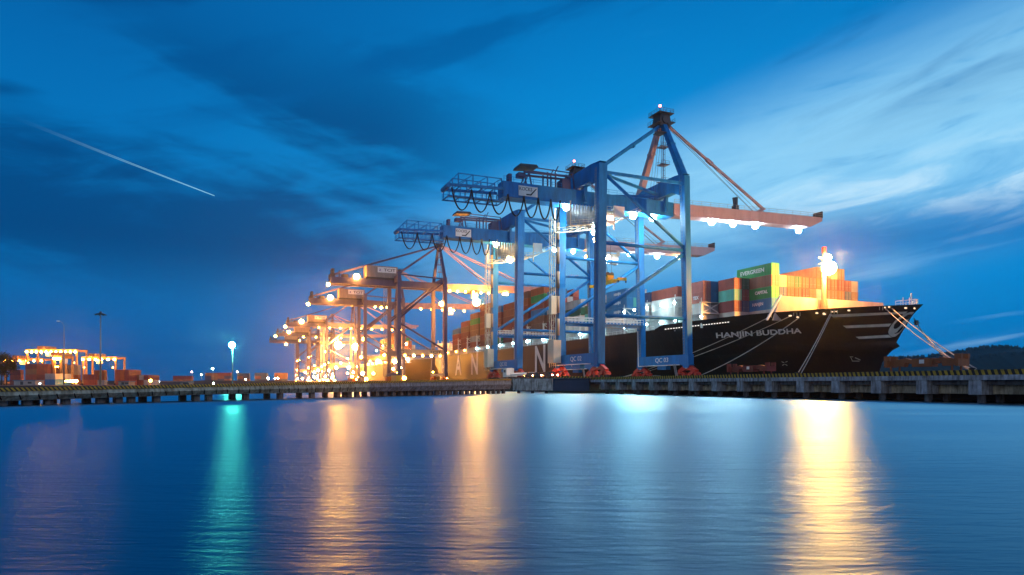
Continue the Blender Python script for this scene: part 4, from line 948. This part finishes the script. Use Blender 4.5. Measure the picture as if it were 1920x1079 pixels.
# second ship astern
H2 = Hull(418.0, 270.0)
ship2 = thing("container_ship", "second container ship astern, brown hull lit orange behind the dark cranes", "container ship", at(QC,418,0), PIER_ROT)
H2.build(ship2, hull_brown)
b = MB(); b.box((-20.6,30,16.7),(20.6,262,20.6)); b.build("hatch_coaming", paint("coaming grey", (0.36,0.37,0.36), 0.6), ship2)
b = MB(); b.tube((-2,21,16.7),(-2,21,32),0.6,10,0.35); b.build("foremast", white, ship2)
for k in range(9): lamp(ship2, (-HB+1.0, 30+k*17, 19.4), COOL if k < 3 else AMBER, 160.0, .8, "deck_light")
for k in range(5): lamp(ship2, (-HB+2.0, 36+k*25, 30+3*(k%2)), WARM, 120.0, .7, "deck_light")

# ------------------------------------------------------------------ containers
COL = {"rust red":(0.30,0.065,0.045),"maroon":(0.19,0.04,0.045),"orange":(0.36,0.10,0.03),"green":(0.025,0.30,0.085),"dark green":(0.02,0.10,0.06),"teal":(0.10,0.40,0.34),
       "blue":(0.02,0.17,0.38),"dark blue":(0.03,0.06,0.16),"grey":(0.33,0.34,0.36),"white":(0.72,0.72,0.68),"brown":(0.22,0.10,0.065),"beige":(0.40,0.31,0.22),"pink red":(0.42,0.14,0.12)}
def cmat(c): return paint("container "+c, COL[c], 0.5, var=0.3, scale=0.5)
CW, CH = 2.44, 2.84
def container_mesh(length):
    b = MB(); h = length/2; w = CW/2; p = 0.15
    for x in (-w,w-p):
        for y in (-h,h-p): b.box((x,y,0),(x+p,y+p,CH))
    for z in (0,CH-p):
        for x in (-w,w-p): b.box((x,-h+p,z),(x+p,h-p,z+p))
        for y in (-h,h-p): b.box((-w+p,y,z),(w-p,y+p,z+p))
    def corr(n, f):
        pts = []
        for k in range(n): pts += [(k/n,0),((k+.25)/n,0),((k+.5)/n,1),((k+.75)/n,1)]
        pts.append((1,0)); vs = []
        for u, d in pts: vs += [f(u,d,p), f(u,d,CH-p)]
        b.add(vs, [(2*i,2*i+2,2*i+3,2*i+1) for i in range(len(pts)-1)])
    n = round((length-0.3)/0.5)
    for s in (-1,1):
        corr(n, lambda u,d,z: (s*(w-0.02-0.09*d), -h+p+(length-2*p)*u, z))
        corr(6, lambda u,d,z: (-w+p+(CW-2*p)*u, s*(h-0.02-0.07*d), z))
    b.add([(-w+p,-h+p,CH-0.03),(w-p,-h+p,CH-0.03),(w-p,h-p,CH-0.03),(-w+p,h-p,CH-0.03)],[(0,1,2,3)])
    b.add([(-w+p,-h+p,0.08),(w-p,-h+p,0.08),(w-p,h-p,0.08),(-w+p,h-p,0.08)],[(3,2,1,0)])
    return b.mesh("shipping_container")
CM = {12.19: container_mesh(12.19), 6.06: container_mesh(6.06)}
for me in CM.values(): me.materials.append(cmat("brown"))
def door_meshes():
    d = MB()
    for x in (-1.03,0.015): d.box((x,-0.05,0.16),(x+1.015,-0.005,CH-0.16))
    l = MB()
    for x in (-0.8,-0.35,0.35,0.8): l.tube((x,-0.09,0.12),(x,-0.09,CH-0.12),0.035,5); l.box((x-0.14,-0.11,1.0),(x+0.14,-0.08,1.08))
    dm = d.mesh("door"); dm.materials.append(cmat("brown")); lm_ = l.mesh("lock_bar"); lm_.materials.append(grey)
    return dm, lm_
DOOR, BARS = door_meshes()
def container(loc, rz, length, colour, label, group, doors=False):
    o = bpy.data.objects.new("shipping_container", CM[length]); C.objects.link(o); o.location = loc; o.rotation_euler = (0,0,rz)
    o.material_slots[0].link = 'OBJECT'; o.material_slots[0].material = cmat(colour)
    tag(o, label, "container", group)
    if doors:
        d = bpy.data.objects.new("door", DOOR); C.objects.link(d); d.parent = o; d.location = (0,-length/2,0)
        d.material_slots[0].link = 'OBJECT'; d.material_slots[0].material = cmat(colour)
        l = bpy.data.objects.new("lock_bar", BARS); C.objects.link(l); l.parent = d
    return o
ORD = ["first","second","third","fourth","fifth","sixth","seventh","eighth","ninth","tenth","eleventh","twelfth","thirteenth","fourteenth","fifteenth","sixteenth"]
G1 = "containers stacked on the near ship"
def stack_col(bay, row, q, t, length, cols, z0=20.65, doors=False, where="near ship", group=G1, rowword="row from the quay"):
    out = []
    for k, c in enumerate(cols):
        lab = f"{c} container, {ORD[k]} tier, {ORD[row]} row from quay, {bay}, {where}"
        out.append(container(at(q,t,z0+k*(CH+0.04)), PIER_ROT, length, c, lab, group, doors))
    return out
rc = random.Random(11)
pal = ["rust red","maroon","rust red","brown","rust red","orange","maroon","green","brown","blue","grey"]
pick = lambda n: [rc.choice(pal) for _ in range(n)]
# foremost bay
bayA = [["blue","green","brown","green"],["dark blue","dark blue","beige"],["maroon","rust red","brown"],["brown","rust red","dark green"],["dark green","maroon","rust red"],["white","brown","maroon"],["brown","grey","orange","brown"],["dark green","rust red","maroon","brown"],["maroon","brown","rust red","beige"],["rust red","orange","maroon","brown"],["brown","dark blue","maroon"],["maroon","brown","grey"]]
colsA = []
for i, cc in enumerate(bayA): colsA.append(stack_col("foremost bay", i, 124+1.22+i*2.5, 126.4+6.1, 12.19, cc, doors=True))
lettering(colsA[0][3], "EVERGREEN", 1.45, letter_white, (-1.235,0.6,1.45), (0,-1,0), (0,0,1), 0.015, stretch=1.1)
lettering(colsA[0][1], "CAPITAL", 1.1, letter_white, (-1.235,-2.6,1.6), (0,-1,0), (0,0,1), 0.04)
lettering(colsA[0][0], "HANJIN", 1.1, letter_white, (-1.235,-1.4,1.6), (0,-1,0), (0,0,1), 0.03)
for i, cc in enumerate((["maroon","teal","rust red"],["dark blue","maroon","dark green"])): stack_col("short second bay", i, 119.1+1.22+i*2.46, 137.05, 6.06, cc, doors=True)
lettering(stack_col("third bay from bow", 0, 116.2, 144.1, 6.06, ["white","pink red","pink red"], doors=True)[1], "TEX", 1.2, letter_white, (-1.235,0,1.4), (0,-1,0), (0,0,1), 0.04)
for i in range(1,4): stack_col("third bay from bow", i, 116.2+2.5*i, 144.1, 6.06, [["grey","blue","blue"],["maroon","rust red","rust red"],["brown","rust red","brown"]][i-1])
stack_col("fourth bay from bow", 0, 116.2, 158.1, 12.19, ["white","white","rust red"]); stack_col("fourth bay from bow", 1, 118.7, 158.1, 12.19, ["white","grey","maroon"]); stack_col("fourth bay from bow", 2, 121.2, 158.1, 12.19, ["grey","teal","rust red"])
stack_col("fifth bay from bow", 0, 116.2, 168.4, 6.06, ["white","white","dark blue"]); stack_col("fifth bay from bow", 1, 118.7, 168.4, 6.06, ["white","grey","maroon"])
for i in range(3):
    cc = stack_col("sixth bay from bow", i, 116.2+2.5*i, 183.6, 12.19, [["white","blue","blue","blue"],["grey","blue","teal","blue"],["white","maroon","blue","grey"]][i])
    if i == 0:
        for o in cc[1:]: lettering(o, "HANJIN", 1.15, letter_white, (-1.235,-0.6,1.5), (0,-1,0), (0,0,1), 0.04)
names = ["seventh","eighth","ninth","tenth","eleventh","twelfth","thirteenth"]
hts = [3,3,6,7,7,6,6]
for b_i, (nm, h_) in enumerate(zip(names, hts)):
    for i in range(3 if b_i < 4 else 2):
        cc = pick(max(2, h_-(i % 2))); 
        if b_i < 2: cc = ["white","white" if b_i else "teal"]+[["dark green","grey"],["maroon","white"],["grey","rust red"]][i][:1+(i+b_i)%2]
        stack_col(nm+" bay from bow", i, 116.2+2.5*i, 198+b_i*14.9, 12.19, cc)
for b_i, h_ in enumerate((7,6,5,4)):
    for i in range(2): stack_col(["fourteenth","fifteenth","sixteenth","seventeenth"][b_i]+" bay from bow", i, 116.2+2.5*i, 302.5+b_i*14.6, 12.19, pick(h_-i))
G2 = "containers stacked on the second ship"
for b_i, h_ in enumerate((4,6,7,7,6,6)):
    for i in range(2):
        stack_col(ORD[b_i]+" bay from bow", i, 116.2+2.5*i, 418+38+b_i*16, 12.19, [rc.choice(["orange","rust red","orange","brown","white","green","grey"]) for _ in range(h_-i)], where="second ship", group=G2)
# ------------------------------------------------------------------ mooring
def bollard(q, t, label):
    o = thing("bollard", label, "bollard", at(q,t,DECK), PIER_ROT, "bollards on the pier")
    b = MB(); b.tube((0,0,0.004),(0,0,0.12),0.55,14); b.tube((0,0,0.12),(0,0,0.75),0.3,14); b.build("post", dark, o, False)
    b = MB(); b.tube((0,0,0.75),(0,0,0.9),0.32,14,0.52); b.tube((0,0,0.9),(0,0,1.05),0.52,14,0.36); b.build("cap", rubber, o)
    return at(q,t,DECK+0.6)
b1 = bollard(105.5, 66.5, "mooring bollard at the right end of the pier, four ropes around it")
b2 = bollard(109.5, 104.5, "mooring bollard below the bow stripes holding a doubled rope")
b3 = bollard(109.5, 136.0, "mooring bollard right of the nearest crane legs holding one rope")
b4 = bollard(109.5, 172.0, "mooring bollard hidden between the nearest crane's ship side legs")
def rope(a, b, sag, label, r=0.09, r_=None):
    a = Vector(a); b = Vector(b); n = 16
    pts = [a.lerp(b,k/n)-Vector((0,0,sag*4*(k/n)*(1-k/n))) for k in range(n+1)]
    m_ = MB(); m_.path(pts, r, 6); o = m_.build("mooring_rope", r_ or rope_m, None, True)
    tag(o, label, "rope", "mooring ropes of the black ship"); return o
def hp(px, py, off=0.25): t, z = H1.find(px, py); return H1.world(t, z, off)
rope(hp(1664,581), b1, 0.8, "upper of two pale ropes from the bow frame to the end bollard")
rope(hp(1674,579), b1+Vector((0.5,-0.2,0.3)), 0.5, "lower of two pale ropes from the bow frame to the end bollard")
fs_ = at(QC+2.0, 98.6, 16.4)
rope(fs_, b1+Vector((0.4,0.2,0)), 2.2, "dark rope from the far side of the bow, outermost on the right", 0.09, paint("dark rope", (0.16,0.17,0.2), 0.8))
rope(fs_+Vector((0.2,0.3,-0.3)), b1+Vector((0.6,0.1,0.1)), 1.7, "pale inner rope from the far side of the bow to the end bollard", 0.09)
rope(hp(1558,589), b2, 0.4, "steep rope from under the first bow stripe, left strand", 0.09)
rope(hp(1560,590), b2+Vector((0.7,0,0)), 0.3, "steep rope from under the first bow stripe, right strand", 0.09)
rope(hp(1500,596), b3, 1.0, "long rope crossing below the ship name to the deck", 0.10)
rope(hp(1446,594), b4, 1.2, "rope running left from the ship name towards the crane legs, upper one", 0.08)
rope(hp(1482,594), b4+Vector((0.5,0.2,0)), 1.4, "rope running left under the ship name towards the crane legs, lower one", 0.08)
b = MB(); b.box((-0.3,-0.3,-0.5),(0.3,0.3,0.5)); b.box((-0.8,-0.06,-0.06),(0.8,0.06,0.06))
o = b.build("rat_guard", dark); o.location = fs_.lerp(b1,0.06)-Vector((0,0,0.55)); tag(o, "small dark rat guard on the rope at the far bow", "rat guard")

# ------------------------------------------------------------------ gear on the pier
def stand_beam(q, t, label, mat, ln=11.4):
    o = thing("spare_spreader", label, "spreader", at(q,t,DECK), PIER_ROT)
    b = MB(); h = ln/2
    b.prism([(-h,1.5),(-h*0.55,1.25),(-h*0.5,1.9),(-1.6,1.6),(-1.5,1.2),(1.5,1.2),(1.6,1.6),(h*0.5,1.9),(h*0.55,1.25),(h,1.5),(h,2.2),(h*0.5,2.6),(2.0,2.3),(-2.0,2.3),(-h*0.5,2.6),(-h,2.2)], 'x', -0.5, 0.5)
    b.box((-0.7,-1.6,1.2),(0.7,1.6,2.5)); b.build("beam", mat, o)
    for s in (-1,1):
        b = MB(); b.box((-1.25,s*h-0.25,1.2),(1.25,s*h+0.25,2.3)); b.box((-1.0,s*h-0.5,2.3),(-0.6,s*h+0.5,3.0)); b.box((0.6,s*h-0.5,2.3),(1.0,s*h+0.5,3.0)); b.build("end_frame", mat, o)
        for x in (-1,1):
            b = MB(); b.bar((x,s*(h-0.8),0.004),(x,s*(h-0.8),1.35),0.22); b.build("trestle_leg", mat, o)
    b = MB(); b.box((-0.72,-0.4,1.7),(-0.705,0.4,2.3)); b.build("marker_plate", white, o)
stand_beam(99, 69.5, "orange steel spreader on trestles on the pier under the bow", paint("weathered orange paint", (0.26,0.085,0.025), 0.6, var=0.4))
stand_beam(103, 111, "dark red steel spreader on trestles below the ship name", paint("dark red paint", (0.13,0.018,0.018), 0.6))
def truck(q, t0, label):
    o = thing("container_truck", label, "truck", at(q,t0,DECK), PIER_ROT)
    b = MB(); b.box((-1.25,0,1.1),(1.25,13.5,1.5)); b.box((-1.28,0,1.0),(-1.22,13.5,1.52))
    for y in (0.2,4.4,8.9,13.2): b.box((-1.3,y-0.1,1.5),(1.3,y+0.1,1.9))
    b.build("trailer", white, o)
    b = MB(); b.prism([(14.2,0.7),(19.3,0.7),(19.3,1.9),(18.8,3.2),(16.4,3.4),(16.4,1.2),(14.2,1.2)], 'x', -1.25, 1.25); cb = b.build("cab", white, o)
    MB().box((-1.27,17.0,2.1),(-1.255,18.6,2.9)).build("window", dark, cb)
    for y in (1.4,2.7,4.0,15.2,18.4):
        for x in (-1.1,0.75): MB().tube((x,y,0.5),(x+0.35,y,0.5),0.5,14).build("wheel", rubber, o)
    for x in (-1.0,1.0): lamp(o, (x,-0.1,1.0), RED, 30.0, 0.16, "tail_light")
    return o
truck(79.0, 169.5, "white flat trailer truck parked along the pier edge left of the nearest crane")
def car(q, t0, label, mat):
    o = thing("pickup", label, "pickup", at(q,t0,DECK), PIER_ROT)
    b = MB(); b.prism([(0,0.45),(5,0.45),(5,1.0),(3.9,1.15),(3.3,1.75),(1.9,1.75),(1.8,1.1),(0,1.1)], 'x', -0.9, 0.9); bo_ = b.build("body", mat, o)
    MB().prism([(2.1,1.2),(3.6,1.2),(3.2,1.65),(2.1,1.65)], 'x', -0.915, -0.901).build("window", dark, bo_)
    for y in (0.95,4.0):
        for x in (-0.9,0.65): MB().tube((x,y,0.36),(x+0.25,y,0.36),0.36,14).build("wheel", rubber, o)
    for x in (-0.75,0.75): lamp(o, (x,-0.06,0.9), RED, 160.0, 0.16, "tail_light")
    for x in (-0.7,0.7): lamp(o, (x,5.08,0.8), AMBER, 220.0, 0.2, "headlight")
for t, lab in ((153.0,"dark pickup with bright red tail lights nearest the striped kerb corner"),(159.5,"second pickup with red tail lights, in front of the red crane wheels"),(165,"third pickup with headlights on, beside the trailer truck")): car(77.5, t, lab, dark)
def crate(q, t, s, mat, label):
    o = thing("equipment_box", label, "box", at(q,t,DECK), PIER_ROT, "equipment boxes on the pier")
    MB().box((-s[0]/2,-s[1]/2,0.15),(s[0]/2,s[1]/2,s[2])).build("body", mat, o)
    b = MB()
    for x in (-s[0]/2+0.1,s[0]/2-0.3):
        for y in (-s[1]/2+0.1,s[1]/2-0.3): b.box((x,y,0.004),(x+0.2,y+0.2,0.149))
    b.box((-s[0]/2-0.05,-s[1]/2-0.05,s[2]),(s[0]/2+0.05,s[1]/2+0.05,s[2]+0.08)); b.build("frame", dark, o)
crate(80, 338, (2.5,12,3.0), yellow, "long yellow equipment box left of the orange lit hull letter")
crate(79, 352, (2.4,5,2.4), orange_p, "orange equipment box under the third crane")
crate(106.5, 150, (1.2,2.4,0.9), beige, "low beige box between the red wheels of the nearest crane")
crate(80, 436, (2.5,14,2.8), beige, "long pale box beneath the fourth crane from the bow")
crate(80, 470, (2.5,18,3.0), orange_p, "long orange box beyond the fourth crane")

# ------------------------------------------------------------------ container yard on the left
def yard_gantry(px0, px1, py_top, d, label, n_l, col=AMBER, st=230.0):
    a = W(px0, HZ, d); b_ = W(px1, HZ, d); h = CAMZ+(HZ-py_top)/F*d - GZ; w_ = b_.x-a.x
    o = thing("yard_gantry", label, "yard crane", (a.x, d, GZ), 0, "yard gantries over the container stacks")
    for x in (0.6,w_-0.6):
        for y in (0,9.0): MB().post((x,y,0.9),(x,y,h-0.8),1.0,0.9,0.9,0.8).build("leg", gantry_p, o)
        b = MB(); b.box((x-0.5,-1.0,0.9),(x+0.5,10,1.9)); b.build("sill_beam", gantry_p, o)
        for y in (-0.5,1.6,7.4,9.5): MB().tube((x-0.35,y,0.55),(x+0.35,y,0.55),0.55,14).build("wheel", rubber, o)
    for y in (0,9.0): MB().box((0,y-0.6,h-1.4),(w_,y+0.6,h)).build("girder", gantry_p, o)
    tx = w_*0.3
    b = MB(); b.box((tx-2,-1,h),(tx+2,10,h+1.8)); b.build("trolley", gantry_p, o)
    b = MB(); b.box((tx+2.1,0.5,h-4.2),(tx+4.2,3,h-1.6)); b.build("operator_cabin", white, o)
    for k in range(n_l): lamp(o, (1.0+(w_-2)*k/(n_l-1), -0.9, h-1.7), col, st, .62)
    for x in (0.6,w_-0.6): lamp(o, (x+(1.2 if x < w_/2 else -1.2), -0.8, h*0.62), col, st*0.3, .35)
yard_gantry(49, 146, 655, 400, "biggest yard gantry at the left, a bright orange row of lamps on top", 11)
yard_gantry(100, 117, 667, 350, "narrow yard gantry inside the biggest one at the left", 3)
yard_gantry(8, 82, 672, 440, "low yard gantry at the far left with three bright lamps", 6, ORANGE)
yard_gantry(154, 219, 669, 400, "second yard gantry from the right, standing alone right of the tall light mast", 6)
ry = random.Random(5)
G3 = "containers stacked in the left yard"
def yard_block(px0, px1, py_top, d, name, cols, end_on=False, group=G3):
    x0 = W(px0,HZ,d).x; x1 = W(px1,HZ,d).x; tiers = max(1, round((CAMZ+(HZ-py_top)/F*d-GZ)/(CH+0.03)))
    ln = CW+0.12 if end_on else 6.2
    n = max(1, round((x1-x0)/ln))
    for i in range(n):
        for k in range(tiers):
            c = ry.choice(cols)
            lab = f"{c} container, {ORD[i]} from left, {ORD[k]} tier, {name}"
            container((x0+ln*(i+0.5), d+(6.1 if end_on else 1.3), GZ+0.004+k*(CH+0.03)), 0 if end_on else R(90), 12.19 if end_on else 6.06, c, lab, group)
reds = ["rust red","maroon","rust red","brown"]
yard_block(18, 46, 689, 375, "low stack left of tall red stack", ["orange","rust red","maroon"])
yard_block(47, 80, 683, 362, "tall red stack at left", reds)
yard_block(80, 118, 686, 372, "dark stack right of tall red stack", ["maroon","brown","grey","maroon"])
yard_block(84, 103, 702, 330, "pale end-on stack before dark stack", ["grey","blue","grey"], True)
yard_block(126, 156, 689, 378, "orange stack under biggest gantry", ["orange","orange","beige"])
yard_block(156, 176, 700, 360, "stack by lone gantry left leg", ["maroon","rust red","grey"])
yard_block(176, 205, 699, 385, "mixed stack under lone gantry", ["orange","grey","rust red","white"])
yard_block(216, 244, 696, 372, "red end-on stack right of lone gantry", ["rust red","orange","maroon"], True)
yard_block(244, 276, 699, 380, "rightmost brown yard stack", ["maroon","grey","brown"], True)
G4 = "far containers along the horizon"
yard_block(324, 364, 703, 640, "leftmost far row on horizon", ["maroon","brown"], False, G4)
yard_block(384, 432, 701, 640, "far row behind bright lamp post", ["maroon","brown","dark blue"], False, G4)
yard_block(444, 472, 702, 660, "far row right of lamp post", ["brown","dark blue"], False, G4)
yard_block(477, 503, 699, 640, "far row left of white lamp", ["dark blue","maroon"], False, G4)
yard_block(514, 536, 698, 640, "far row before farthest crane", ["dark blue","brown"], False, G4)
# light masts
def mast(px, py_top, d, label, head, lit_=None):
    p = W(px, HZ, d); h = CAMZ+(HZ-py_top)/F*d - GZ
    o = thing("light_mast", label, "light mast", (p.x, d, GZ), 0, "light masts of the yard")
    b = MB(); b.tube((0,0,0.004),(0,0,0.3),0.5,10); b.tube((0,0,0.3),(0,0,h),0.3*h/26+0.08,10,0.1*h/26+0.05); b.build("pole", grey, o, True)
    if head == "ring":
        b = MB(); b.tube((0,0,h-0.4),(0,0,h),1.1,14); b.tube((0,0,h-0.1),(0,0,h+0.7),0.4,10); b.build("head_ring", dark, o)
        for k in range(8):
            a = k*math.pi/4; f = MB(); x, y = 1.5*math.cos(a), 1.5*math.sin(a); f.bar((x*0.7,y*0.7,h-0.2),(x*1.3,y*1.3,h-0.6),0.55,0.35); f.build("floodlight_head", dark, o)
    elif head == "arm":
        b = MB(); b.path([(0,0,h-0.1),(-0.7,0,h+1.6),(-2.2,0,h+2.4)], 0.09, 6); b.build("arm", grey, o); b = MB(); b.box((-3.2,-0.3,h+2.1),(-2.0,0.3,h+2.5)); b.build("lamp_head", white, o)
    else:
        b = MB(); b.box((-0.5,-0.3,h-0.05),(0.5,0.5,h+0.2)); b.build("lamp_head", grey, o)
    if lit_: lamp(o, (0,-0.4,h-0.35), lit_[0], lit_[1], lit_[2], "lamp_globe")
mast(188.5, 588, 250, "tallest light mast, unlit ring head, left of centre of the yard", "ring")
mast(120, 612, 300, "thin unlit lamp mast with a bent arm above the biggest gantry", "arm", None)
mast(436, 645, 188, "bright greenish white lamp post standing alone on the shore", "post", (GREEN, 800.0, .8))
for px, py, d, c, st_, rad, lab in ((283,713,360,ORANGE,500,.9,"low orange lamp right of the brown yard stacks"),(360,697,600,(1,.6,.5),120,.7,"pale pink lamp on a mast above the leftmost far row"),(378,702,600,(.9,1,.6),160,.6,"small yellow white lamp between two far rows"),
        (399.5,691,590,(.85,1,.9),260,.8,"highest of the small white lamps left of the lamp post"),(445,697,600,(1,.6,.5),120,.7,"pale pink lamp just right of the bright lamp post"),(461,711,520,(1,1,.5),160,.6,"low yellow lamp right of the lamp post"),
        (503,709,560,(1,.97,.85),420,.9,"white lamp at the right end of a far row"),(516,709,560,(1,.95,.6),220,.6,"left of two low lamps before the farthest crane"),(521.5,709,560,(1,.95,.6),300,.7,"right of two low lamps before the farthest crane"),(299,715,420,(.6,.8,1),120,.35,"tiny blue white lamp beside the low orange one"),(401,718,300,(.7,1,.8),200,.35,"low green white lamp on the shore left of the lamp post"),(76,718,260,WHITE,160,.3,"small white lamp low in front of the red stack")):
    mast(px, py, d, lab, "post", (c, float(st_)*0.3, rad*0.85))
def trail_lamps(px, py, d, label):  # lamp row standing in for the light trail of a vehicle
    p = W(px, py, d); o = thing("light_trail", label, "light trail", (p.x,d,GZ), 0, "vehicle light trails in the yard"); h = p.z-GZ
    b = MB(); b.box((-1.2,-0.6,0.004),(1.2,0.8,0.5)); b.bar((0,0.1,0.5),(0,0.1,h),0.2); b.bar((-5.6,0.1,h),(1.0,0.1,h),0.15); b.build("stand", grey, o)
    for k in range(5): lamp(o, (-5.2+1.4*k,-0.25,h), AMBER, 200.0, .42+.09*k)
trail_lamps(142, 715, 330, "bright orange row of lamps for a vehicle light trail before the orange stack")
# low sheds and cars before the stacks
def shed(px0, px1, py, d, label, mat):
    x0 = W(px0,HZ,d).x; x1 = W(px1,HZ,d).x; h = CAMZ+(HZ-py)/F*d-GZ
    o = thing("shed", label, "shed", ((x0+x1)/2,d,GZ), 0, "sheds on the shore"); w_ = (x1-x0)/2
    MB().box((-w_,0,0.004),(w_,5,h-0.3)).build("wall", mat, o); MB().prism([(-w_-0.3,h-0.3),(w_+0.3,h-0.3),(w_+0.2,h),(-w_-0.2,h)], 'y', -0.3, 5.3).build("roof", paint("shed roof blue", (0.05,0.16,0.26), 0.5), o)
    b = MB(); b.box((-w_*0.4,-0.03,0.2),(-w_*0.4+1.2,-0.005,h*0.72)); b.build("door", dark, o)
    b = MB(); b.box((w_*0.3,-0.03,h*0.3),(w_*0.3+1.6,-0.005,h*0.68)); b.build("window", dark, o)
shed(26, 66, 713, 280, "low dark shed with a blue roof before the red stack", grey)
shed(222, 241, 715, 300, "pale low shed under the right leg of the lone gantry", beige)
shed(339, 352, 716, 290, "small pale shed on the shore", beige)
# trees at the left edge
leafm = paint("dark leaves", (0.035,0.06,0.022), 0.8, var=0.5, scale=0.4, streak=False)
bark = paint("bark", (0.06,0.045,0.03), 0.9)
def tree(px, d, h, label, seed):
    r_ = random.Random(seed); p = W(px,HZ,d)
    o = thing("tree", label, "tree", (p.x,d,GZ), 0, "trees at the left edge")
    b = MB(); b.tube((0,0,-0.1),(0.2,0,h*0.45),0.35,8,0.2)
    ends = []
    for k in range(7):
        a = r_.uniform(0,6.28); e = (math.cos(a)*h*.28, math.sin(a)*h*.28, h*r_.uniform(.55,.9)); b.tube((0.15,0,h*r_.uniform(.25,.42)), e, 0.13, 5, 0.04); ends.append(e)
    b.build("trunk", bark, o)
    l = MB()
    for e in ends+[(0,0,h*.75),(0.5,0,h*.9),(-1,0,h*.5)]:
        for _ in range(230):
            v = Vector((r_.gauss(0,1),r_.gauss(0,1),r_.gauss(0,0.8)))*h*0.085
            c = Vector(e)+v; s = r_.uniform(.18,.42); u = Vector((r_.uniform(-1,1),r_.uniform(-1,1),r_.uniform(-1,1))).normalized()*s; w_ = u.cross(Vector((r_.uniform(-1,1),r_.uniform(-1,1),r_.uniform(-1,1)))).normalized()*s*0.6
            l.add([c-u,c-w_,c+u,c+w_],[(0,1,2,3)])
    l.build("crown", leafm, o)
tree(3, 330, 14.5, "dark leafy tree at the left edge of the yard", 1)
tree(-10, 320, 15.5, "taller dark tree cut by the left border", 2)
tree(12, 335, 12.0, "smaller dark tree before the orange stack", 3)
